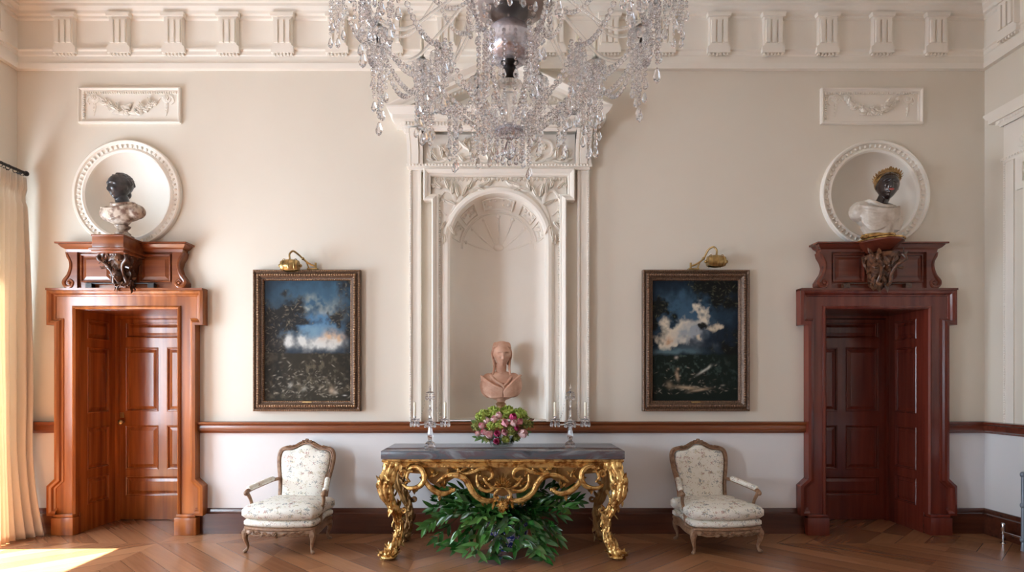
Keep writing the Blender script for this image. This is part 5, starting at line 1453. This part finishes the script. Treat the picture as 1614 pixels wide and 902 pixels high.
# ------------------------------------------------------------------ armchairs
def armchair():
    mobj.local = True
    e = thing('armchair', 'x', 'armchair', (0, 0, 0), 'pair of low carved armchairs')
    fw, bw, fy, by = .30, .25, -.27, .25      # half widths and depths
    Mx = M['chairwood']
    # seat rail, following the bowed front
    front = [(-fw, fy + .03), (-fw * .8, fy - .005), (-fw * .4, fy - .035), (0, fy - .045), (fw * .4, fy - .035), (fw * .8, fy - .005), (fw, fy + .03)]
    plan = front + [(fw + .005, -.1), (bw + .02, .12), (bw, by), (-bw, by), (-bw - .02, .12), (-fw - .005, -.1)]
    ctr = [Vector((x, y, 0)) for x, y in plan]
    n = len(plan); sp = []
    for i in range(n):
        p0, p1, p2, p3 = [Vector(plan[(i + k) % n]) for k in (-1, 0, 1, 2)]
        for k in range(5):
            t = k / 5; sp.append(.5 * ((2 * p1) + (p2 - p0) * t + (2 * p0 - 5 * p1 + 4 * p2 - p3) * t * t + (3 * p1 - p0 - 3 * p2 + p3) * t ** 3))
    mb = MB(); rows = []
    ns = len(sp)
    for i, p in enumerate(sp):
        nx = Vector((p.x, p.y)).normalized(); fr = p.y < -.2
        dip = .018 * abs(math.sin(p.x / fw * pi * 1.5)) if fr else 0
        lo = .155 + dip
        rows.append([Vector((p.x + nx.x * u, p.y + nx.y * u, z)) for u, z in ((0, .235), (.014, .23), (.016, .215), (.006, .205), (.010, .185), (.016, lo + .012), (.006, lo), (-.02, lo), (-.02, .235))])
    mb.grid(rows, closed_u=True, closed_v=True); mb.obj('seat_rail', Mx, e, 40)
    mb = MB(); g = random.Random(4)                       # carved flowers and leaves on the front rail
    mp = lambda a, b, t: Vector((a, fy - .05 + .12 * (a * a) / .09 * .6 - t, b))
    relief_flower(mb, 0, .185, .026, mp, .012)
    for sg in (-1, 1):
        for k in range(7): relief_leaf(mb, sg * (.03 + .033 * k), .185 - .006 * math.sin(k), (.3 if k % 2 else -.35) if sg > 0 else pi - (.3 if k % 2 else -.35), .05, .024, mp, .010, .014)
        relief_tube(mb, [(sg * .03, .17), (sg * .10, .185), (sg * .17, .165), (sg * .24, .175)], .006, mp, .01)
    mb.obj('rail_carving', Mx, e, 60)
    # upholstered seat platform
    def slab(z0, z1, grow, puff, m, name, inset=.0, ny=10, crown=.02):
        mb = MB(); rows = []
        for z, g_ in ((z0, -.03 + grow), (z0 + .003, -.008 + grow), (z0 + (z1 - z0) * .3, puff + grow), (z0 + (z1 - z0) * .7, puff + grow), (z1 - .004, -.008 + grow), (z1, -.03 + grow)):
            rows.append([Vector((p.x * (1 + (g_ - inset) / .3), p.y * (1 + (g_ - inset) / .3), z)) for p in sp])
        for s, dz in ((.75, crown * .6), (.45, crown * .95), (.15, crown)): rows.append([Vector((p.x * s, p.y * s, z1 + dz)) for p in sp])
        vs = mb.grid(rows, closed_v=True); mb.b.faces.new(vs[-1]); mb.b.faces.new(vs[0])
        return mb.obj(name, m, e, 180)
    slab(.232, .295, .004, .010, M['chintz'], 'seat_base', 0, crown=.0)
    slab(.297, .405, .010, .018, M['chintz'], 'seat_cushion', .0, crown=.03)
    # back: slanted; local plane coordinates a (across), b (up the back)
    tilt = math.radians(13)
    ob = Vector((0, by - .035, .24))
    def bp(a, b, t): return ob + Vector((a, math.sin(tilt) * b - math.cos(tilt) * t, math.cos(tilt) * b + math.sin(tilt) * t))
    half = [(.232, .02), (.222, .15), (.232, .30), (.258, .44), (.268, .54), (.252, .60), (.205, .622), (.15, .625), (.10, .645), (.05, .672), (0, .68)]
    outl = half + [(-a, b) for a, b in half[-2::-1]]
    os_ = spline([(a, b, 0) for a, b in outl], 6)
    mb = MB(); mb.tube([bp(q.x, q.y, 0) for q in os_], .021, 10)
    mb.tube([bp(q.x * .955, .30 + (q.y - .30) * .965, .018) for q in os_], .008, 6)
    mb.tube([bp(-.235, .04, 0), bp(.235, .04, 0)], .02, 8)
    mb.obj('back_frame', Mx, e, 60)
    mb = MB(); mpb = lambda a, b, t: bp(a, b, t + .012)
    relief_flower(mb, 0, .690, .028, mpb, .008); relief_flower(mb, .035, .683, .02, mpb, .008); relief_flower(mb, -.035, .683, .02, mpb, .008)
    for sg in (-1, 1):
        for k, (a, b, an) in enumerate(((.05, .675, -.3), (.08, .66, -.5), (.11, .645, -.2), (.14, .635, .1), (.17, .632, 0))): relief_leaf(mb, sg * a, b, an if sg > 0 else pi - an, .05, .026, mpb, .005, .016)
    mb.obj('crest_carving', Mx, e, 60)
    # back cushion panel
    inn = [(q.x * .90, .33 + (q.y - .33) * .93) for q in os_]
    mb = MB(); rows = []
    cen = Vector((0, .34))
    for s, t in ((1.0, -.03), (1.0, .008), (.97, .028), (.90, .040), (.7, .052), (.4, .058), (.1, .060)):
        rows.append([bp(cen.x + (a - cen.x) * s, cen.y + (b - cen.y) * s, t) for a, b in inn])
    vs = mb.grid(rows, closed_v=True); mb.b.faces.new(vs[-1]); mb.b.faces.new(vs[0])
    mb.obj('backrest', M['chintz'], e, 180)
    # arms
    for sg in (-1, 1):
        A = bp(sg * .245, .33, 0)
        arm = spline([A, A + Vector((sg * .02, -.10, .0)), Vector((sg * .335, -.02, .525)), Vector((sg * .352, -.10, .512)), Vector((sg * .352, -.135, .497)), Vector((sg * .348, -.138, .478))], 7)
        mb = MB(); mb.tube(arm, rads([.016, .016, .017, .020, .022, .014], len(arm)), 10)
        mb.ell((sg * .352, -.135, .495), (.024, .026, .024), None, 2)
        sup = spline([Vector((sg * .348, -.12, .49)), Vector((sg * .335, -.085, .42)), Vector((sg * .315, -.09, .33)), Vector((sg * .305, -.11, .22))], 7)
        mb.tube(sup, rads([.017, .014, .015, .022], len(sup)), 10)
        a = mb.obj('armrest', Mx, e, 60)
        mb = MB(); i0, i1 = 6, 22; seg_ = arm[i0:i1]
        mb.tube([p + Vector((0, 0, .014)) for p in seg_], [.012] + [.024] * (len(seg_) - 2) + [.012], 12)
        mb.obj('arm_pad', M['chintz'], a, 180)
    # cabriole legs
    for x, y, f in ((-fw + .01, fy + .035, 1), (fw - .01, fy + .035, 1), (-bw + .0, by - .01, 0), (bw - .0, by - .01, 0)):
        sx = 1 if x > 0 else -1; sy = -1 if f else 1
        mb = MB(); k = spline([Vector((x - sx * .005, y, .215)), Vector((x + sx * .012, y + sy * .012, .165)), Vector((x + sx * .012, y + sy * .012, .12)), Vector((x - sx * .0, y, .07)), Vector((x + sx * .0, y + sy * .0, .035)), Vector((x + sx * .012, y + sy * .012, .012))], 6)
        mb.tube(k, rads([.030, .030, .021, .014, .012, .016], len(k)), 12)
        mb.ell((x + sx * .014, y + sy * .014, .014), (.018, .018, .014), None, 2)
        if f:
            for q in range(3): mb.leaf(Vector((x + sx * .012 + (q - 1) * .012, y - .038, .20)), (0, -.1, -1), (0, -1, 0), .06, .022, .1, fold=-.3)
        mb.obj('leg', Mx, e, 60)
    mobj.local = False
    return e
ch = armchair()
ch['label'] = 'low carved armchair in bird-patterned cream chintz left of the gilt table'
ch.location = (-1.93, -.485, 0); ch.rotation_euler = (0, 0, math.radians(-5))
c2 = copy_tree(ch); c2['label'] = 'low carved armchair in bird-patterned cream chintz right of the gilt table'
c2.location = (1.90, -.485, 0); c2.rotation_euler = (0, 0, math.radians(6))

# ------------------------------------------------------------------ curtain and rod
def curtain():
    ny, nz = 170, 60; y0, y1 = -.11, -.58; rows = []
    ztop, zbot = 3.455, .012
    for j in range(nz + 1):
        t = j / nz; z = lerp(ztop, zbot, t); row = []
        for i in range(ny + 1):
            u = i / ny
            y = lerp(y0, y1, u) - .04 * t * (u - .3)
            amp = lerp(.018, .062, min(1, t * 1.6)) * (1 + .4 * math.sin(u * 9 + 1))
            x = XL + .155 + amp * math.sin(u * 2 * pi * 7.5 + .5 * math.sin(t * 3) + .6 * math.sin(u * 11)) + .012 * math.sin(u * 60 + t * 2) * t
            x += .015 * math.sin(t * 5 + u * 4)
            fl = max(0, t - .72) / .28                     # the hem spreads into the room
            x += (.17 * fl ** 1.8) * (.55 + .45 * math.cos(u * 3)) * math.exp(-u * 1.3)
            y -= .05 * fl ** 2 * (1 - u)
            if t < .045: x += .014 * math.sin(u * 2 * pi * 30) ; 
            if .04 < t < .075: x = lerp(x, XL + .155, .45)
            row.append(Vector((x, y, z)))
        rows.append(row)
    mb = MB(); mb.grid(rows)
    # give the cloth thickness
    o = mb.obj('curtain', M['curtain'], None, 180)
    md = o.modifiers.new('thickness', 'SOLIDIFY'); md.thickness = .003
    tag(o, 'floor-length cream curtain hanging at the left window', 'curtain')
    e = thing('curtain_rod', 'black iron curtain rod above the cream curtain', 'curtain rod', (XL, -.1, 3.5))
    mb = MB(); mb.tube([(XL + .155, -.095, 3.51), (XL + .155, -2.5, 3.51)], .014, 12); mb.obj('rod', M['black'], e)
    for y in (-.085, -2.51):
        mb = MB(); mb.ell((XL + .155, y, 3.51), (.026, .026, .026), None, 2); mb.lathe([(.018, -.01), (.018, .01)], c=(XL + .155, y, 3.51), seg=12); mb.obj('finial', M['black'], e, 60)
    for y in (-.14, -1.3, -2.4):
        mb = MB(); mb.tube([(XL, y, 3.49), (XL + .155, y, 3.495)], .009, 8); mb.box(XL, XL + .01, y - .03, y + .03, 3.44, 3.54); mb.obj('rod_bracket', M['black'], e, 40)
    for k in range(7):
        y = -.13 - k * .085; mb = MB(); mb.tube([(XL + .155 + .024 * math.cos(a), y, 3.497 + .024 * math.sin(a)) for a in [2 * pi * q / 16 for q in range(17)]], .0035, 6); mb.obj('curtain_ring', M['black'], e, 60)
curtain()

# ------------------------------------------------------------------ radiator at the right wall
def radiator():
    x0, x1 = XR - .20, XR - .08; ya = -.625; n = 14; hh = .70
    e = thing('radiator', 'dark grey column radiator standing by the right wall', 'radiator', (XR - .14, ya - .4, 0))
    for k in range(n):
        y = ya - .035 - k * .055; mb = MB()
        for xx in (x0 + .02, x1 - .02): mb.tube([(xx, y, .10), (xx, y, hh - .03)], .017, 10)
        for z in (.10, .40, hh - .03):
            mb.tube([(x0 + .012, y, z), (x1 - .012, y, z)], .020, 10); mb.ell((x0 + .015, y, z), (.022, .022, .028), None, 2); mb.ell((x1 - .015, y, z), (.022, .022, .028), None, 2)
        mb.obj('column', M['iron'], e, 60)
    mb = MB()
    for z in (.10, hh - .03): mb.tube([((x0 + x1) / 2, ya - .01, z), ((x0 + x1) / 2, ya - .06 - n * .055, z)], .015, 8)
    mb.obj('tie_pipe', M['iron'], e, 60)
    for y in (ya - .035, ya - .035 - (n - 1) * .055):
        for xx in (x0 + .02, x1 - .02):
            mb = MB(); mb.tube([(xx, y, .0), (xx, y, .10)], [.02, .015], 10); mb.obj('foot', M['iron'], e, 60)
    xm = (x0 + x1) / 2; mb = MB()
    mb.tube([(xm, ya - .01, .10), (xm, ya + .23, .10)], .010, 10); pi_ = mb.obj('valve_pipe', M['chrome'], e, 60)
    mb = MB(); mb.tube([(xm, ya + .23, .0), (xm, ya + .23, .09)], .009, 10); mb.lathe([(0, .085), (.016, .085), (.018, .10), (.016, .125), (.019, .13), (.020, .175), (.015, .185), (0, .187)], c=(xm, ya + .23, 0), seg=16); mb.lathe([(.009, 0), (.024, .0), (.02, .008), (.009, .01)], c=(xm, ya + .23, 0), seg=16)
    mb.obj('valve', M['chrome'], e, 50)
radiator()

# ------------------------------------------------------------------ chandelier
def chandelier():
    D = 3.3; CX = (803 - 795) * D / 960; CY = D - 6
    zz = lambda dz: H + dz
    e = thing('chandelier', 'large crystal chandelier with bead swags hanging before the niche', 'chandelier', (CX, CY, zz(1.2)))
    G = M['crystal']; g = random.Random(99)
    oct_ = []
    def bead(mb, p, r, el=1.15):
        vs = []
        n = 6
        t = mb.b.verts.new((p[0], p[1], p[2] + r * el)); b = mb.b.verts.new((p[0], p[1], p[2] - r * el)); a0 = g.random() * 1.0
        ring1 = [mb.b.verts.new((p[0] + r * .92 * math.cos(a0 + 2 * pi * k / n), p[1] + r * .92 * math.sin(a0 + 2 * pi * k / n), p[2] + r * .4)) for k in range(n)]
        ring2 = [mb.b.verts.new((p[0] + r * .92 * math.cos(a0 + 2 * pi * (k + .5) / n), p[1] + r * .92 * math.sin(a0 + 2 * pi * (k + .5) / n), p[2] - r * .4)) for k in range(n)]
        for k in range(n):
            k2 = (k + 1) % n
            mb.b.faces.new((t, ring1[k], ring1[k2])); mb.b.faces.new((ring1[k], ring2[k], ring1[k2])); mb.b.faces.new((ring1[k2], ring2[k], ring2[k2])); mb.b.faces.new((ring2[k], b, ring2[k2]))
    def pend(mb, p, ln, r):
        """almond-shaped cut drop hanging from p"""
        n = 6; rings = []
        for u, q in ((.15, .45), (.6, 1), (.85, .7)): rings.append([mb.b.verts.new((p[0] + r * q * math.cos(2 * pi * k / n), p[1] + r * q * math.sin(2 * pi * k / n), p[2] - ln * u)) for k in range(n)])
        t = mb.b.verts.new(p); b = mb.b.verts.new((p[0], p[1], p[2] - ln))
        for k in range(n):
            k2 = (k + 1) % n; mb.b.faces.new((t, rings[0][k], rings[0][k2]))
            for i in range(2): mb.b.faces.new((rings[i][k], rings[i + 1][k], rings[i + 1][k2], rings[i][k2]))
            mb.b.faces.new((rings[2][k], b, rings[2][k2]))
    def swag(p0, p1, sag, r=.0085, par=None, big_end=False, name='crystal_strand'):
        p0, p1 = Vector(p0), Vector(p1); L_ = (p1 - p0).length + sag * 1.2; r *= 1.22; n = max(4, int(L_ / (r * 2.7))); mb = MB()
        for k in range(n + 1):
            u = k / n; p = p0.lerp(p1, u); p.z -= sag * 4 * u * (1 - u); bead(mb, p, r * (1 + .35 * math.sin(pi * u)))
        return mb.obj(name, G, par or e, 0)
    # central column: receiving bowl, silvered globe, stem, lower dish, finial
    mb = MB(); mb.tube([(CX, CY, 4.9), (CX, CY, zz(1.94))], .012, 10); mb.obj('stem', M['chrome'], e, 60)
    mb = MB(); mb.lathe([(.03, .19), (.10, .13), (.17, .10), (.225, .06), (.235, .035), (.215, .0), (.16, -.025), (.08, -.04), (.02, -.045)], c=(CX, CY, zz(2.05)), seg=48); mb.obj('receiver_bowl', M['smoke_glass'], e, 60)
    mb = MB(); mb.lathe([(.10, .03), (.105, .015), (.10, 0)], c=(CX, CY, zz(1.99)), seg=24)
    for k in range(12):
        a = 2 * pi * k / 12; mb.ell((CX + .13 * math.cos(a), CY + .13 * math.sin(a), zz(2.0)), (.018,) * 3, None, 1)
    mb.obj('bowl_rosettes', G, e, 0)
    mb = MB(); mb.lathe([(.02, .135), (.06, .12), (.105, .085), (.132, .03), (.137, -.02), (.125, -.06), (.09, -.085), (.05, -.095), (.03, -.10)], c=(CX, CY, zz(1.835)), seg=48); mb.obj('silvered_globe', M['mercury'], e, 60)
    mb = MB(); mb.lathe([(0, .07), (.045, .06), (.05, .03), (.03, .01), (.04, -.01), (.045, -.03), (.03, -.055), (0, -.06)], c=(CX, CY, zz(1.71)), seg=20); mb.obj('bronze_boss', M['black'], e, 60)
    mb = MB(); mb.lathe([(.03, .06), (.07, .045), (.075, .02), (.05, 0), (.02, -.01)], c=(CX, CY, zz(1.58)), seg=16); mb.lathe([(.024, 0), (.022, -.1), (.024, -.17)], c=(CX, CY, zz(1.58)), seg=12); mb.obj('lower_stem', M['glass_arm'], e, 30)
    mb = MB(); mb.lathe([(0, .045), (.04, .04), (.07, .015), (.075, 0), (.06, -.004), (.02, 0)], c=(CX, CY, zz(1.36)), seg=28); mb.obj('lower_dish', M['mercury'], e, 60)
    mb = MB(); pend(mb, (CX, CY, zz(1.33)), .12, .035); bead(mb, (CX, CY, zz(1.34)), .028); mb.obj('finial', G, e, 0)
    # bead strings round the bowl, globe and lower dish, each ending in a drop
    for R_, z0, n, ln in ((.225, 2.06, 20, .12), (.14, 1.84, 14, .22), (.074, 1.36, 12, .10), (.09, 1.56, 10, .10)):
        for k in range(n):
            mb = MB()
            a = 2 * pi * k / n; x, y = CX + R_ * math.cos(a), CY + R_ * math.sin(a); m_ = int(ln / .025)
            for q in range(m_): bead(mb, (x, y, zz(z0) - q * .025), .010)
            pend(mb, (x, y, zz(z0) - m_ * .025), .055, .014)
            mb.obj('fringe_string', G, e, 0)
    # arms in two tiers
    NA = 12; pans = []
    def arm(a, R0, R1, z0, dip, z1, rp, cand):
        ca, sa = math.cos(a), math.sin(a); P_ = lambda r, z: Vector((CX + r * ca, CY + r * sa, zz(z)))
        mb = MB(); pts = spline([P_(R0, z0), P_(R0 + (R1 - R0) * .18, z0 + .05), P_(R0 + (R1 - R0) * .42, (z0 + dip) / 2 + .02), P_(R0 + (R1 - R0) * .68, dip), P_(R0 + (R1 - R0) * .90, dip + .03), P_(R1, z1)], 7)
        mb.tube(pts, rads([.012, .010, .010, .010, .010, .011], len(pts)), 8)
        ar = mb.obj('glass_arm', M['glass_arm'], e, 60)
        tip = P_(R1, z1); mb = MB()
        mb.lathe([(0, 0), (.02, .0), (rp * .7, .008), (rp, .02), (rp, .024), (rp * .7, .013), (.018, .008), (.02, .03), (.026, .05), (.022, .06), (0, .06)], c=tip, seg=20); mb.obj('drip_pan', G, ar, 30)
        mb = MB(); mb.lathe([(0, -.045), (.012, -.04), (.017, -.02), (.010, -.01), (.014, .0), (0, .0)], c=tip, seg=12); mb.obj('metal_cup', M['smoke_glass'] if not cand else M['black'], ar, 60)
        mb = MB(); mb.lathe([(0, .05), (.0115, .05), (.0115, .17), (.006, .18), (0, .18)], c=tip, seg=12); mb.obj('candle_tube', M['wax'], ar, 60)
        mb = MB(); n = 10
        for k in range(n):
            b = 2 * pi * k / n; x, y = tip.x + rp * math.cos(b), tip.y + rp * math.sin(b)
            bead(mb, (x, y, tip.z + .012), .008); bead(mb, (x, y, tip.z - .006), .0085)
            ln = .05 if k % 2 else .075
            pend(mb, (x, y, tip.z - .014), ln, .0125)
        mb.obj('pan_drops', G, ar, 0)
        return ar, tip
    Rr = .775
    for k in range(NA):
        a = math.radians(15 + 30 * k); ar, tip = arm(a, .09, Rr, 2.08, 1.84, 2.0, .062, True); pans.append((a, ar, tip))
        # a cluster of strands hanging under the pan, with a big end drop
        ln = .46 if k % 2 else .38
        if math.sin(a) < .2: ln *= .75
        mb = MB(); n = int(ln / .026)
        for q in range(n): bead(mb, (tip.x, tip.y, tip.z - .05 - q * .026), .0115 + .005 * (q % 5 == 0))
        pend(mb, (tip.x, tip.y, tip.z - .05 - n * .026), .085, .021)
        for s in range(5):
            b = 2 * pi * s / 5 + a; rr_ = .040; l2 = ln * g.uniform(.45, .95); n = int(l2 / .025)
            for q in range(n): bead(mb, (tip.x + rr_ * math.cos(b), tip.y + rr_ * math.sin(b), tip.z - .04 - q * .025), .0105)
            pend(mb, (tip.x + rr_ * math.cos(b), tip.y + rr_ * math.sin(b), tip.z - .04 - n * .025), .065, .017)
        mb.obj('hanging_cluster', G, ar, 0)
    for k in range(NA):
        a, ar, t0 = pans[k]; _, _, t1 = pans[(k + 1) % NA]
        swag(t0 - Vector((0, 0, .02)), t1 - Vector((0, 0, .02)), .24, .0100)
        low = Vector((CX + .07 * math.cos(a), CY + .07 * math.sin(a), zz(1.37)))
        mid = Vector((CX + .46 * math.cos(a), CY + .46 * math.sin(a), zz(1.66)))
        swag(t0 - Vector((0, 0, .03)), mid, .13, .0095); swag(mid, low, .05, .0090)
        # long clusters of drops where the swags meet
        mb = MB(); L2 = .26 if k % 2 else .36
        for s in range(6):
            rr_ = .036 if s else 0; x, y = mid.x + rr_ * math.cos(s * 1.26), mid.y + rr_ * math.sin(s * 1.26); m_ = int(L2 * (1 - .13 * s) / .026)
            for q in range(m_): bead(mb, (x, y, mid.z - q * .026), .0115)
            pend(mb, (x, y, mid.z - m_ * .026), .07, .017)
        mb.obj('hanging_cluster', G, e, 0)
    # upper, outer tier whose lower half shows at the top of the picture
    for k in range(NA):
        a = math.radians(30 * k); ar, tip = arm(a, .09, .93, 2.42, 2.10, 2.20, .062, False)
        mb = MB(); ln = .30; n = int(ln / .021)
        for s in range(6):
            b = 2 * pi * s / 6; rr_ = .04 if s else 0
            for q in range(n - (s % 3) * 3): bead(mb, (tip.x + rr_ * math.cos(b), tip.y + rr_ * math.sin(b), tip.z - .03 - q * .021), .0090)
            pend(mb, (tip.x + rr_ * math.cos(b), tip.y + rr_ * math.sin(b), tip.z - .03 - (n - (s % 3) * 3) * .021), .06, .015)
        mb.obj('hanging_cluster', G, ar, 0)
        b_ = math.radians(30 * (k + 1)); t1 = Vector((CX + .93 * math.cos(b_), CY + .93 * math.sin(b_), tip.z))
        swag(tip, t1, .20, .009)
    for k in range(8):
        a = 2 * pi * k / 8; swag((CX + .20 * math.cos(a), CY + .20 * math.sin(a), zz(2.10)), (CX + .55 * math.cos(a + .1), CY + .55 * math.sin(a + .1), zz(2.30)), .16, .009)
    # ceiling rose
    mb = MB(); mb.lathe([(0, 4.86), (.03, 4.86), (.05, 4.95), (.012, 5.0), (.012, 5.66), (.06, 5.68), (.09, 5.749), (0, 5.749)], c=(CX, CY, 0), seg=20); mb.obj('ceiling_hook', M['brass'], e, 50)
chandelier()
